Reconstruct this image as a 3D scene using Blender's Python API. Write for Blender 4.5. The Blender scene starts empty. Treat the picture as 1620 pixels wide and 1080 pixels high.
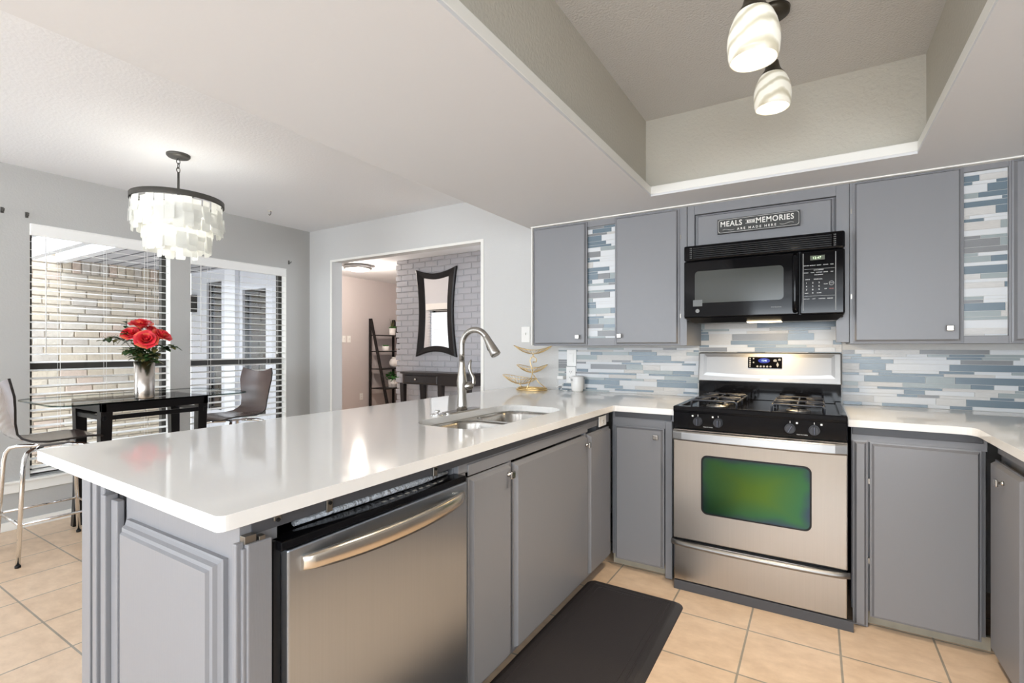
import bpy, bmesh, math, random
from mathutils import Vector, Matrix, Euler
from mathutils.geometry import tessellate_polygon
random.seed(7)
SC = bpy.context.scene
COL = SC.collection
PI = math.pi

# ------------------------------------------------------------------ camera, world, lights, exposure
cam_d = bpy.data.cameras.new('camera')
cam = bpy.data.objects.new('camera', cam_d); COL.objects.link(cam)
cam.location = (0, 0, 1.265)
cam.rotation_euler = (PI/2, 0, math.radians(31.64))
cam_d.sensor_width = 36.0
cam_d.lens = 780.0/1620*36
cam_d.shift_y = 9.0/1620
cam_d.clip_start = 0.02
SC.camera = cam
SC.view_settings.view_transform = 'Standard'
SC.view_settings.look = 'None'
SC.view_settings.gamma = 1
SC.view_settings.use_curve_mapping = False
SC.view_settings.exposure = 0.62

w = bpy.data.worlds.new('sky'); SC.world = w; w.use_nodes = True
wb = w.node_tree.nodes['Background']
wb.inputs[0].default_value = (0.84, 0.92, 1.0, 1)
wb.inputs[1].default_value = 4.2

def area(name, loc, rot, sx, sy, power, col, spread=PI):
    d = bpy.data.lights.new(name, 'AREA'); d.shape = 'RECTANGLE'; d.size = sx; d.size_y = sy
    d.energy = power; d.color = col; d.spread = spread
    o = bpy.data.objects.new(name, d); COL.objects.link(o); o.location = loc; o.rotation_euler = rot
    return o
def point(name, loc, power, col, r=0.05):
    d = bpy.data.lights.new(name, 'POINT'); d.energy = power; d.color = col; d.shadow_soft_size = r
    o = bpy.data.objects.new(name, d); COL.objects.link(o); o.location = loc
    return o
R = math.radians
# added fill lights, unseen behind and beside the viewpoint; daylight at the living windows
area('kitchen_rear_fill_light', (0.1, -3.1, 1.35), (R(133), 0, 0), 2.2, 1.5, 78, (0.88, 0.94, 1.0))
area('kitchen_side_fill_light', (1.16, -0.9, 1.45), (R(85), 0, R(78)), 1.8, 1.2, 19, (0.84, 0.92, 1.0))
area('dining_rear_fill_light', (-2.9, -3.1, 1.35), (R(127), 0, R(-6)), 2.4, 2.0, 58, (0.88, 0.94, 1.0))
area('living_window_light', (-5.805, 3.565, 1.2), (R(90), 0, 0), 0.46, 1.4, 1.6, (0.93, 0.96, 1.0))
area('living_corner_window_light', (-6.71, 3.565, 1.3), (R(90), 0, 0), 0.32, 1.5, 1.2, (0.93, 0.96, 1.0))
# lamps that hang in the rooms
point('near_pendant_bulb', (-0.14, 1.44, 2.06), 2.4, (1.0, 0.86, 0.66), 0.035)
point('far_pendant_bulb', (-0.14, 2.11, 2.21), 2.4, (1.0, 0.86, 0.66), 0.035)
point('chandelier_bulb', (-3.57, 1.61, 2.12), 5.0, (1.0, 0.96, 0.88), 0.05)
area('cooktop_lamp_light', (-0.235, 3.02, 1.398), (0, 0, 0), 0.14, 0.05, 2.6, (1.0, 0.72, 0.38))
point('living_ceiling_bulb', (-6.02, 5.25, 2.38), 46, (1.0, 0.9, 0.8), 0.08)

# ------------------------------------------------------------------ materials
def lin(c):
    return tuple((x/12.92 if x <= 0.04045 else ((x+0.055)/1.055)**2.4) for x in c)
def hexc(s):
    return lin(tuple(int(s[i:i+2], 16)/255 for i in (0, 2, 4)))
MATS = {}
def nodes(m): return m.node_tree.nodes, m.node_tree.links
def mat(name, col, rough=0.5, metal=0.0, spec=0.5, coat=0.0, aniso=0.0, emit=None, estr=0.0,
        bump=None, trans=0.0, tangent=None, mottle=None, subs=0.0, ior=1.5, alpha=1.0):
    """bump=(scale, strength, distance, (sx,sy,sz)); mottle=(scale, amount)"""
    if isinstance(col, str): col = hexc(col)
    m = bpy.data.materials.new(name); m.use_nodes = True
    N, L = nodes(m); b = N['Principled BSDF']
    b.inputs['Base Color'].default_value = (*col, 1)
    b.inputs['Roughness'].default_value = rough
    b.inputs['Metallic'].default_value = metal
    b.inputs['IOR'].default_value = ior
    b.inputs['Specular IOR Level'].default_value = spec
    b.inputs['Coat Weight'].default_value = coat
    b.inputs['Coat Roughness'].default_value = 0.08
    b.inputs['Anisotropic'].default_value = aniso
    b.inputs['Transmission Weight'].default_value = trans
    if emit is not None:
        if isinstance(emit, str): emit = hexc(emit)
        b.inputs['Emission Color'].default_value = (*emit, 1)
        b.inputs['Emission Strength'].default_value = estr
    if tangent:
        t = N.new('ShaderNodeTangent'); t.direction_type = 'RADIAL'; t.axis = tangent
        L.new(t.outputs[0], b.inputs['Tangent'])
    if bump or mottle:
        tc = N.new('ShaderNodeTexCoord')
    if bump:
        mp = N.new('ShaderNodeMapping'); mp.inputs['Scale'].default_value = bump[3] if len(bump) > 3 else (1, 1, 1)
        nz = N.new('ShaderNodeTexNoise'); nz.inputs['Scale'].default_value = bump[0]; nz.inputs['Detail'].default_value = 4
        bp = N.new('ShaderNodeBump'); bp.inputs['Strength'].default_value = bump[1]; bp.inputs['Distance'].default_value = bump[2]
        L.new(tc.outputs['Object'], mp.inputs[0]); L.new(mp.outputs[0], nz.inputs['Vector'])
        L.new(nz.outputs['Fac'], bp.inputs['Height']); L.new(bp.outputs[0], b.inputs['Normal'])
    if mottle:
        mp2 = N.new('ShaderNodeMapping'); mp2.inputs['Scale'].default_value = mottle[2] if len(mottle) > 2 else (1, 1, 1)
        n2 = N.new('ShaderNodeTexNoise'); n2.inputs['Scale'].default_value = mottle[0]; n2.inputs['Detail'].default_value = 5
        mx = N.new('ShaderNodeMix'); mx.data_type = 'RGBA'
        a = mottle[1]
        mx.inputs['A'].default_value = (*[max(0, c*(1-a)) for c in col], 1)
        mx.inputs['B'].default_value = (*[min(1, c*(1+a)) for c in col], 1)
        L.new(tc.outputs['Object'], mp2.inputs[0]); L.new(mp2.outputs[0], n2.inputs['Vector'])
        L.new(n2.outputs['Fac'], mx.inputs['Factor']); L.new(mx.outputs['Result'], b.inputs['Base Color'])
    MATS[name] = m
    return m

M = MATS
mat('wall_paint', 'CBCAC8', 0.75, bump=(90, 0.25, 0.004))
mat('window_wall_paint', 'B7B6B3', 0.75, bump=(90, 0.25, 0.004))  # copy of the wall paint, darkened to hold the window wall's shade
mat('ceiling_paint', 'E7E8EA', 0.85, bump=(60, 0.3, 0.005))
mat('soffit_paint', 'DBDBDC', 0.8, bump=(25, 0.15, 0.004))
mat('tray_paint', 'C0BBAF', 0.7, bump=(70, 0.5, 0.006))
mat('tray_ceiling_paint', 'CECCC8', 0.85, bump=(110, 0.8, 0.006))
mat('trim_white', 'EEECE6', 0.45)
mat('living_wall_paint', 'C9C0BE', 0.8)
mat('cabinet_grey', '818184', 0.38, bump=(30, 0.12, 0.002, (14, 14, 0.7)))
mat('cabinet_edge_grey', '818184', 0.38)
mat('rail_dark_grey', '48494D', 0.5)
mat('toe_board', 'A39A88', 0.7, mottle=(20, 0.2))
mat('quartz', 'EEECE8', 0.07, coat=0.0, spec=0.55)
mat('oven_steel', (0.47, 0.445, 0.41), 0.30, metal=1.0, aniso=0.75, tangent='Z', mottle=(6, 0.06, (60, 60, 0.4)))
mat('steel', (0.46, 0.51, 0.58), 0.30, metal=1.0, aniso=0.75, tangent='Z', mottle=(6, 0.06, (60, 60, 0.4)))
mat('steel_plain', (0.33, 0.325, 0.32), 0.40, metal=1.0)
mat('sink_steel', (0.42, 0.40, 0.37), 0.24, metal=1.0)
mat('nickel', (0.45, 0.43, 0.40), 0.27, metal=1.0)
mat('knob_nickel', (0.55, 0.53, 0.50), 0.22, metal=1.0)
mat('chrome', (0.80, 0.80, 0.80), 0.07, metal=1.0)
mat('steel_bow', (0.68, 0.62, 0.54), 0.24, metal=1.0)
mat('black_gloss', (0.004, 0.004, 0.005), 0.08, spec=0.2)
mat('black_enamel', (0.004, 0.004, 0.005), 0.12, spec=0.2)
mat('black_satin', (0.006, 0.006, 0.007), 0.33, spec=0.3)
mat('iron_grate', (0.035, 0.037, 0.045), 0.30)
mat('microwave_window', (0.05, 0.055, 0.05), 0.12)
mat('knob_black', (0.015, 0.016, 0.022), 0.25)
mat('print_white', (0.75, 0.75, 0.73), 0.5)
mat('print_grey', (0.30, 0.30, 0.29), 0.5)
mat('rating_grey', (0.11, 0.115, 0.11), 0.4)
mat('knob_line', (0.06, 0.07, 0.11), 0.3)
mat('print_red', (0.5, 0.16, 0.14), 0.5)
mat('display_blue', (0.01, 0.02, 0.15), 0.2, emit=(0.02, 0.05, 0.5), estr=0.25)
mat('display_digit', (0.4, 0.7, 1.0), 0.4, emit=(0.35, 0.65, 1.0), estr=1.0)
mat('display_green', (0.05, 0.06, 0.04), 0.2, emit=(0.12, 0.14, 0.08), estr=0.15)
mat('display_lit', (0.6, 0.8, 0.5), 0.4, emit=(0.65, 0.8, 0.5), estr=0.6)
mat('lamp_lens', (1, 0.9, 0.7), 0.4, emit=(1.0, 0.80, 0.50), estr=6.0)
mat('sign_black', '3C3C3B', 0.6)
mat('sign_white', 'E6E4DE', 0.6)
mat('mat_rubber', '262224', 0.55, bump=(220, 0.3, 0.002))
mat('plastic_white', 'ECEAE6', 0.35)
mat('outlet_slot', (0.05, 0.05, 0.05), 0.5)
mat('insulation', 'C6C9CE', 0.95, bump=(60, 1.0, 0.02))
mat('bracket_metal', (0.30, 0.28, 0.25), 0.35, metal=1.0)
mat('gold', (0.83, 0.62, 0.30), 0.28, metal=1.0)
mat('table_wood', (0.006, 0.0055, 0.006), 0.3, spec=0.25)
mat('console_wood', '2B2422', 0.32, mottle=(8, 0.2, (1, 1, 10)))
mat('shell_wood', '5A4A46', 0.22, mottle=(5, 0.22, (1, 8, 1)))
mat('shell_edge', '1E1917', 0.5)
mat('blind_white', 'F0EFEC', 0.5)
mat('bronze_frame', '35322D', 0.5)
mat('fixture_bronze', '4A443A', 0.4, metal=0.7)
mat('fixture_grey', '55534F', 0.45, metal=0.5)
mat('rose_petal', 'E0323F', 0.5, mottle=(18, 0.35))
mat('rose_petal_orange', 'EE6A4E', 0.5, mottle=(16, 0.3))
mat('leaf_green', '2E4A24', 0.45, mottle=(25, 0.35))
mat('leaf_olive', '6E6A3C', 0.5, mottle=(25, 0.35))
mat('stem_brown', '4B4030', 0.6)
mat('plant_green', '3D7A33', 0.5, mottle=(30, 0.4))
mat('plant_spike', '5C5A36', 0.5)
mat('pot_white', 'E9E4E0', 0.5)
mat('soil', '3A2A20', 0.9)
mat('vase_metal', (0.52, 0.48, 0.44), 0.25, metal=1.0, aniso=0.6, tangent='Z')
mat('frame_black', (0.010, 0.008, 0.008), 0.35, spec=0.3)
mat('mirror_glass', (0.92, 0.92, 0.92), 0.01, metal=1.0)
mat('siding_white', 'D2D3D8', 0.7)
mat('patio_white', 'E9EAEE', 0.6)
mat('patio_ceiling', 'C9C9CE', 0.7)
mat('groove_dark', '6C6C70', 0.8)
mat('concrete', 'BDB8AE', 0.85, mottle=(4, 0.12))
mat('mulch', '8A6E5A', 0.95, mottle=(35, 0.7), bump=(40, 1.0, 0.03))
mat('painted_brick', 'BFBEC2', 0.7, bump=(40, 0.5, 0.006))
mat('painted_mortar', 'BAB9BC', 0.8)
for i, c in enumerate(['DDD0BC', 'D8CAB6', 'E2D6C4', 'DCC8B8', 'D6CDC2', 'E3DACC']):
    mat('brick_tone_%s' % 'abcdef'[i], c, 0.9, mottle=(14, 0.14), bump=(30, 0.7, 0.01))
mat('brick_mortar', 'D4CBBE', 0.95)
mat('grout', 'CFCECB', 0.8)
TILE_M = [mat('tile_white', 'CFD1D3', 0.38), mat('tile_marble', 'C6C4C1', 0.35, mottle=(40, 0.14, (1, 1, 6))),
          mat('tile_sage', '939C9D', 0.28), mat('tile_blue', '687883', 0.26),
          mat('tile_stone', '7C7D7F', 0.3, mottle=(60, 0.12, (1, 1, 6))), mat('tile_taupe', 'C2BFBB', 0.35, mottle=(50, 0.16, (1, 1, 6)))]

def thin_glass(name, tint, refl=1.0, mixmin=0.0):
    m = bpy.data.materials.new(name); m.use_nodes = True
    N, L = nodes(m); N.remove(N['Principled BSDF']); out = N['Material Output']
    tr = N.new('ShaderNodeBsdfTransparent'); tr.inputs[0].default_value = (*tint, 1)
    gl = N.new('ShaderNodeBsdfGlossy'); gl.inputs['Roughness'].default_value = 0.01
    fr = N.new('ShaderNodeFresnel'); fr.inputs[0].default_value = 1.5
    mp = N.new('ShaderNodeMath'); mp.operation = 'MULTIPLY_ADD'; mp.inputs[1].default_value = refl; mp.inputs[2].default_value = mixmin
    mx = N.new('ShaderNodeMixShader')
    ge = N.new('ShaderNodeNewGeometry'); iv = N.new('ShaderNodeMath'); iv.operation = 'SUBTRACT'; iv.inputs[0].default_value = 1.0
    L.new(ge.outputs['Backfacing'], iv.inputs[1]); ml = N.new('ShaderNodeMath'); ml.operation = 'MULTIPLY'
    L.new(fr.outputs[0], mp.inputs[0]); L.new(mp.outputs[0], ml.inputs[0]); L.new(iv.outputs[0], ml.inputs[1]); L.new(ml.outputs[0], mx.inputs[0]); L.new(tr.outputs[0], mx.inputs[1])
    L.new(gl.outputs[0], mx.inputs[2]); L.new(mx.outputs[0], out.inputs[0]); MATS[name] = m; return m
thin_glass('window_glass', (0.97, 0.97, 0.97), 0.8)
thin_glass('table_glass', (0.955, 0.97, 0.965), 0.75, 0.0)
thin_glass('table_glass_edge', (0.12, 0.17, 0.16), 0.6)
thin_glass('screen_glass', (0.07, 0.07, 0.068), 1.0, 0.16)

def shell_material(name, col, emit, estr):
    m = bpy.data.materials.new(name); m.use_nodes = True
    N, L = nodes(m); b = N['Principled BSDF']; out = N['Material Output']
    b.inputs['Base Color'].default_value = (*col, 1); b.inputs['Roughness'].default_value = 0.3
    tc = N.new('ShaderNodeTexCoord'); nz = N.new('ShaderNodeTexNoise'); nz.inputs['Scale'].default_value = 16
    cr = N.new('ShaderNodeMix'); cr.data_type = 'RGBA'
    cr.inputs['A'].default_value = (*[c*0.78 for c in col], 1); cr.inputs['B'].default_value = (*col, 1)
    L.new(tc.outputs['Object'], nz.inputs['Vector']); L.new(nz.outputs['Fac'], cr.inputs['Factor']); L.new(cr.outputs['Result'], b.inputs['Base Color'])
    t = N.new('ShaderNodeBsdfTranslucent'); t.inputs[0].default_value = (*col, 1)
    mx = N.new('ShaderNodeMixShader'); mx.inputs[0].default_value = 0.5
    L.new(b.outputs[0], mx.inputs[1]); L.new(t.outputs[0], mx.inputs[2]); L.new(mx.outputs[0], out.inputs[0])
    b.inputs['Emission Color'].default_value = (*emit, 1); b.inputs['Emission Strength'].default_value = estr
    MATS[name] = m; return m
shell_material('capiz', (0.90, 0.90, 0.87), (1.0, 1.0, 0.96), 0.07)

def alabaster(name):
    m = bpy.data.materials.new(name); m.use_nodes = True
    N, L = nodes(m); b = N['Principled BSDF']
    tc = N.new('ShaderNodeTexCoord'); mp = N.new('ShaderNodeMapping'); mp.inputs['Rotation'].default_value = (0.5, 0.35, 0)
    wv = N.new('ShaderNodeTexWave'); wv.wave_type = 'BANDS'; wv.bands_direction = 'Z'
    wv.inputs['Scale'].default_value = 7; wv.inputs['Distortion'].default_value = 5; wv.inputs['Detail'].default_value = 3; wv.inputs['Detail Scale'].default_value = 1.2
    cr = N.new('ShaderNodeValToRGB'); cr.color_ramp.elements[0].color = (0.50, 0.46, 0.35, 1); cr.color_ramp.elements[1].color = (0.80, 0.77, 0.68, 1)
    cr.color_ramp.elements[0].position = 0.0; cr.color_ramp.elements[1].position = 0.5
    L.new(tc.outputs['Object'], mp.inputs[0]); L.new(mp.outputs[0], wv.inputs['Vector']); L.new(wv.outputs['Fac'], cr.inputs[0])
    L.new(cr.outputs[0], b.inputs['Base Color']); L.new(cr.outputs[0], b.inputs['Emission Color'])
    b.inputs['Emission Strength'].default_value = 0.24; b.inputs['Roughness'].default_value = 0.25
    MATS[name] = m
alabaster('alabaster')
mat('lamp_disc', (1, 1, 0.95), 0.4, emit=(1.0, 0.96, 0.86), estr=1.2)

def oven_glass():
    m = bpy.data.materials.new('oven_glass'); m.use_nodes = True
    N, L = nodes(m); b = N['Principled BSDF']
    b.inputs['Metallic'].default_value = 1.0; b.inputs['Roughness'].default_value = 0.16
    lw = N.new('ShaderNodeTexCoord'); sp = N.new('ShaderNodeSeparateXYZ'); L.new(lw.outputs['Generated'], sp.inputs[0])
    nz = N.new('ShaderNodeTexNoise'); nz.inputs['Scale'].default_value = 2.2; L.new(lw.outputs['Generated'], nz.inputs['Vector'])
    # interference coating: tint runs from green in the middle to violet at the rim of the pane
    def absd(o):
        s = N.new('ShaderNodeMath'); s.operation = 'SUBTRACT'; s.inputs[1].default_value = 0.5; L.new(o, s.inputs[0])
        a = N.new('ShaderNodeMath'); a.operation = 'ABSOLUTE'; L.new(s.outputs[0], a.inputs[0]); return a.outputs[0]
    mxx = N.new('ShaderNodeMath'); mxx.operation = 'MAXIMUM'; L.new(absd(sp.outputs[0]), mxx.inputs[0]); L.new(absd(sp.outputs[2]), mxx.inputs[1])
    ad = N.new('ShaderNodeMath'); ad.operation = 'MULTIPLY_ADD'; ad.inputs[1].default_value = 0.22; L.new(nz.outputs['Fac'], ad.inputs[0]); L.new(mxx.outputs[0], ad.inputs[2])
    cr = N.new('ShaderNodeValToRGB'); e = cr.color_ramp.elements
    e[0].position = 0.2; e[0].color = (0.06, 0.11, 0.022, 1); e[1].position = 0.70; e[1].color = (0.05, 0.03, 0.06, 1)
    k = e.new(0.54); k.color = (0.035, 0.10, 0.045, 1); k = e.new(0.62); k.color = (0.035, 0.055, 0.07, 1)
    L.new(ad.outputs[0], cr.inputs[0]); L.new(cr.outputs[0], b.inputs['Base Color'])
    MATS['oven_glass'] = m
oven_glass()

def floor_tiles(name, ox, oy):
    m = bpy.data.materials.new(name); m.use_nodes = True
    N, L = nodes(m); b = N['Principled BSDF']
    g = N.new('ShaderNodeNewGeometry'); mp = N.new('ShaderNodeMapping'); mp.inputs['Location'].default_value = (-ox, -oy, 0)
    br = N.new('ShaderNodeTexBrick'); br.offset = 0; br.squash = 1
    br.inputs['Scale'].default_value = 1; br.inputs['Brick Width'].default_value = 0.3463; br.inputs['Row Height'].default_value = 0.3463
    br.inputs['Mortar Size'].default_value = 0.0042; br.inputs['Mortar Smooth'].default_value = 0.1
    br.inputs['Color1'].default_value = (*hexc('DFC5A9'), 1); br.inputs['Color2'].default_value = (*hexc('DABFA2'), 1)
    br.inputs['Mortar'].default_value = (*hexc('9B9284'), 1)
    nz = N.new('ShaderNodeTexNoise'); nz.inputs['Scale'].default_value = 9; nz.inputs['Detail'].default_value = 7; nz.inputs['Roughness'].default_value = 0.65
    mp2 = N.new('ShaderNodeMapping'); mp2.inputs['Scale'].default_value = (1, 1.6, 1)
    rp = N.new('ShaderNodeValToRGB'); rp.color_ramp.elements[0].position = 0.3; rp.color_ramp.elements[1].position = 0.7
    rp.color_ramp.elements[0].color = (0.84, 0.80, 0.76, 1); rp.color_ramp.elements[1].color = (1.06, 1.06, 1.06, 1)
    mx = N.new('ShaderNodeMix'); mx.data_type = 'RGBA'; mx.blend_type = 'MULTIPLY'; mx.inputs['Factor'].default_value = 1
    L.new(g.outputs['Position'], mp.inputs[0]); L.new(mp.outputs[0], br.inputs['Vector'])
    L.new(g.outputs['Position'], mp2.inputs[0]); L.new(mp2.outputs[0], nz.inputs['Vector']); L.new(nz.outputs['Fac'], rp.inputs[0])
    L.new(br.outputs['Color'], mx.inputs['A']); L.new(rp.outputs[0], mx.inputs['B']); L.new(mx.outputs['Result'], b.inputs['Base Color'])
    bp = N.new('ShaderNodeBump'); bp.invert = True; bp.inputs['Strength'].default_value = 0.5; bp.inputs['Distance'].default_value = 0.003
    L.new(br.outputs['Fac'], bp.inputs['Height']); L.new(bp.outputs[0], b.inputs['Normal'])
    b.inputs['Roughness'].default_value = 0.33; b.inputs['Specular IOR Level'].default_value = 0.5
    MATS[name] = m
floor_tiles('kitchen_floor_tiles', -0.259, 2.43)
floor_tiles('dining_floor_tiles', -3.027, 0.80)

# ------------------------------------------------------------------ mesh builder
class MB:
    def __init__(s): s.v = []; s.f = []; s.m = []; s.s = []
    def add(s, vs, fs, mi=0, smooth=False):
        o = len(s.v); s.v += [tuple(v) for v in vs]
        for f in fs:
            s.f.append([o+i for i in f]); s.m.append(mi); s.s.append(smooth)
        return s
    def box(s, x0, x1, y0, y1, z0, z1, mi=0, T=None):
        if x0 > x1: x0, x1 = x1, x0
        if y0 > y1: y0, y1 = y1, y0
        if z0 > z1: z0, z1 = z1, z0
        vs = [Vector(p) for p in ((x0,y0,z0),(x1,y0,z0),(x1,y1,z0),(x0,y1,z0),(x0,y0,z1),(x1,y0,z1),(x1,y1,z1),(x0,y1,z1))]
        if T: vs = [T(*p) for p in vs]
        return s.add(vs, [(0,3,2,1),(4,5,6,7),(0,1,5,4),(1,2,6,5),(2,3,7,6),(3,0,4,7)], mi)
    def slab(s, T, u0, u1, o0, o1, z0, z1, mi=0):      # in a wall frame: u along, o outward, z up
        return s.box(u0, u1, o0, o1, z0, z1, mi, T)
    def loops(s, rings, mi=0, smooth=False, cap0=True, cap1=True, closed=False):
        n = len(rings[0]); o = len(s.v)
        for r in rings: s.v += [tuple(p) for p in r]
        k = len(rings); fs = []
        for a in range(k if closed else k-1):
            b = (a+1) % k
            for i in range(n):
                j = (i+1) % n
                fs.append([o+a*n+i, o+a*n+j, o+b*n+j, o+b*n+i])
        for f in fs: s.f.append(f); s.m.append(mi); s.s.append(smooth)
        if not closed:
            if cap0: s.f.append([o+i for i in range(n)][::-1]); s.m.append(mi); s.s.append(False)
            if cap1: s.f.append([o+(k-1)*n+i for i in range(n)]); s.m.append(mi); s.s.append(False)
        return s
    def door(s, T, u0, u1, z0, z1, th=0.02, steps=((0.006, 0.35), (0.014, 1.0)), o0=0.0, mi=0):
        """raised slab: a rectangle whose edges step in towards its face"""
        rings = []
        def ring(ins, o): return [T(u0+ins, o, z0+ins), T(u1-ins, o, z0+ins), T(u1-ins, o, z1-ins), T(u0+ins, o, z1-ins)]
        rings.append(ring(0, o0)); rings.append(ring(0, o0+th*0.30))
        for ins, k in steps: rings.append(ring(ins, o0+th*k))
        return s.loops(rings, mi)
    def cyl(s, c, r, h, axis='z', n=24, mi=0, r2=None, smooth=True):
        r2 = r if r2 is None else r2
        c = Vector(c)
        def P(a, rr, t):
            x, y = math.cos(a)*rr, math.sin(a)*rr
            return c + Vector({'z': (x, y, t), 'x': (t, x, y), 'y': (x, t, y)}[axis])
        return s.loops([[P(2*PI*i/n, r, 0) for i in range(n)], [P(2*PI*i/n, r2, h) for i in range(n)]], mi, smooth)
    def lathe(s, c, prof, n=32, mi=0, smooth=True, caps=True):
        c = Vector(c)
        rings = [[c+Vector((math.cos(2*PI*i/n)*r, math.sin(2*PI*i/n)*r, z)) for i in range(n)] for r, z in prof]
        return s.loops(rings, mi, smooth, caps, caps)
    def tube(s, pts, r, n=10, mi=0, closed=False, flat=1.0):
        pts = [Vector(p) for p in pts]; k = len(pts); rings = []
        rr = r if isinstance(r, (list, tuple)) else [r]*k
        up = None
        for i in range(k):
            if closed: d = pts[(i+1) % k]-pts[i-1]
            else: d = pts[min(i+1, k-1)]-pts[max(i-1, 0)]
            if d.length < 1e-9: d = Vector((0, 0, 1))
            d.normalize()
            if up is None:
                up = Vector((0, 0, 1)) if abs(d.z) < 0.9 else Vector((1, 0, 0))
            a = d.cross(up)
            if a.length < 1e-6: a = d.cross(Vector((0, 1, 0)))
            a.normalize(); b = a.cross(d).normalized(); up = b
            rings.append([pts[i]+a*math.cos(2*PI*j/n)*rr[i]+b*math.sin(2*PI*j/n)*rr[i]*flat for j in range(n)])
        return s.loops(rings, mi, True, True, True, closed)
    def sphere(s, c, r, n=16, mi=0, sc=(1, 1, 1)):
        c = Vector(c); rings = []
        for i in range(1, n//2):
            t = PI*i/(n//2)
            rings.append([c+Vector((math.sin(t)*math.cos(2*PI*j/n)*r*sc[0], math.sin(t)*math.sin(2*PI*j/n)*r*sc[1], -math.cos(t)*r*sc[2])) for j in range(n)])
        return s.loops(rings, mi, True)
    def grid(s, rows, mi=0, smooth=True):
        o = len(s.v); n = len(rows[0])
        for r in rows: s.v += [tuple(p) for p in r]
        for a in range(len(rows)-1):
            for i in range(n-1):
                s.f.append([o+a*n+i, o+a*n+i+1, o+(a+1)*n+i+1, o+(a+1)*n+i]); s.m.append(mi); s.s.append(smooth)
        return s
    def plate(s, outer, holes, z0, z1, mi=0):
        """flat slab from 2D outlines with holes"""
        lp = [[Vector((x, y, 0)) for x, y in outer]]+[[Vector((x, y, 0)) for x, y in h] for h in holes]
        tris = tessellate_polygon(lp); flat = [p for l in lp for p in l]
        o = len(s.v); n = len(flat)
        s.v += [(p.x, p.y, z1) for p in flat]+[(p.x, p.y, z0) for p in flat]
        for t in tris:
            s.f.append([o+i for i in t]); s.m.append(mi); s.s.append(False)
            s.f.append([o+n+i for i in t][::-1]); s.m.append(mi); s.s.append(False)
        b = 0
        for l in lp:
            k = len(l)
            for i in range(k):
                j = (i+1) % k
                s.f.append([o+b+i, o+b+j, o+n+b+j, o+n+b+i]); s.m.append(mi); s.s.append(False)
            b += k
        return s
    def text(s, txt, size, T, mi=0, th=0.001, align='CENTER', bold=0.0, spacing=1.0):
        """T maps (x, y, depth) of the lettering into the scene"""
        cu = bpy.data.curves.new('lettering', 'FONT'); cu.body = txt; cu.size = size; cu.align_x = align; cu.align_y = 'CENTER'
        cu.extrude = th; cu.offset = bold; cu.resolution_u = 3; cu.space_character = spacing
        o = bpy.data.objects.new('lettering', cu); COL.objects.link(o)
        bpy.context.view_layer.update()
        me = bpy.data.meshes.new_from_object(o.evaluated_get(bpy.context.evaluated_depsgraph_get()))
        vs = [T(v.co.x, v.co.y, v.co.z) for v in me.vertices]; fs = [list(p.vertices) for p in me.polygons]
        s.add(vs, fs, mi)
        bpy.data.objects.remove(o); bpy.data.curves.remove(cu); bpy.data.meshes.remove(me)
        return s

ROOT = {}
def rootloc(p):
    while p is not None and p.name not in ROOT: p = p.parent
    return ROOT[p.name] if p is not None else Vector((0, 0, 0))
def obj(name, mb, mats, parent=None, bevel=0.0, seg=2, kind=None, label=None, local=False, angle=0.6, loc=None, recalc=True):
    """one mesh object; vertices are given in scene coordinates unless local"""
    if isinstance(mats, str): mats = [mats]
    off = Vector((0, 0, 0))
    if not local:
        if parent is not None: off = rootloc(parent)
        elif loc is not None: off = Vector(loc)
        else:
            xs = [v[0] for v in mb.v]; ys = [v[1] for v in mb.v]; zs = [v[2] for v in mb.v]
            off = Vector(((min(xs)+max(xs))/2, (min(ys)+max(ys))/2, min(zs)))
    me = bpy.data.meshes.new(name)
    me.from_pydata([tuple(Vector(v)-off) for v in mb.v], [], mb.f)
    for m_ in mats: me.materials.append(MATS[m_] if isinstance(m_, str) else m_)
    for p, mi, sm in zip(me.polygons, mb.m, mb.s): p.material_index = mi; p.use_smooth = sm
    if recalc:
        b = bmesh.new(); b.from_mesh(me); bmesh.ops.recalc_face_normals(b, faces=b.faces); b.to_mesh(me); b.free()
    o = bpy.data.objects.new(name, me); COL.objects.link(o)
    if parent is not None: o.parent = parent
    else:
        o.location = off; ROOT[o.name] = off.copy()
    if bevel > 0:
        bv = o.modifiers.new('bevel', 'BEVEL'); bv.width = bevel; bv.segments = seg; bv.limit_method = 'ANGLE'; bv.angle_limit = angle
        bv.harden_normals = False
    if kind: o['kind'] = kind
    if label: o['label'] = label
    return o
def tag(o, label, cat, group=None):
    o['label'] = label; o['category'] = cat
    if group: o['group'] = group
    return o
def thing(name, loc, label, cat, group=None, rotz=0.0):
    o = bpy.data.objects.new(name, None); o.empty_display_size = 0.05; COL.objects.link(o)
    o.location = loc; o.rotation_euler = (0, 0, rotz); ROOT[o.name] = Vector(loc)
    return tag(o, label, cat, group)
def struct(name, mb, mats, bevel=0.0, **k):
    return obj(name, mb, mats, kind='structure', bevel=bevel, **k)
def FY(y0): return lambda u, o, z: Vector((u, y0-o, z))       # faces -Y (towards the viewer)
def FX(x0): return lambda u, o, z: Vector((x0+o, u, z))       # faces +X
def FXn(x0): return lambda u, o, z: Vector((x0-o, u, z))      # faces -X
def rrect(x0, x1, y0, y1, r, n=8):
    pts = []
    for cx, cy, a0 in ((x1-r, y1-r, 0), (x0+r, y1-r, PI/2), (x0+r, y0+r, PI), (x1-r, y0+r, 3*PI/2)):
        for i in range(n+1):
            a = a0+PI/2*i/n; pts.append((cx+math.cos(a)*r, cy+math.sin(a)*r))
    return pts
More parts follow.
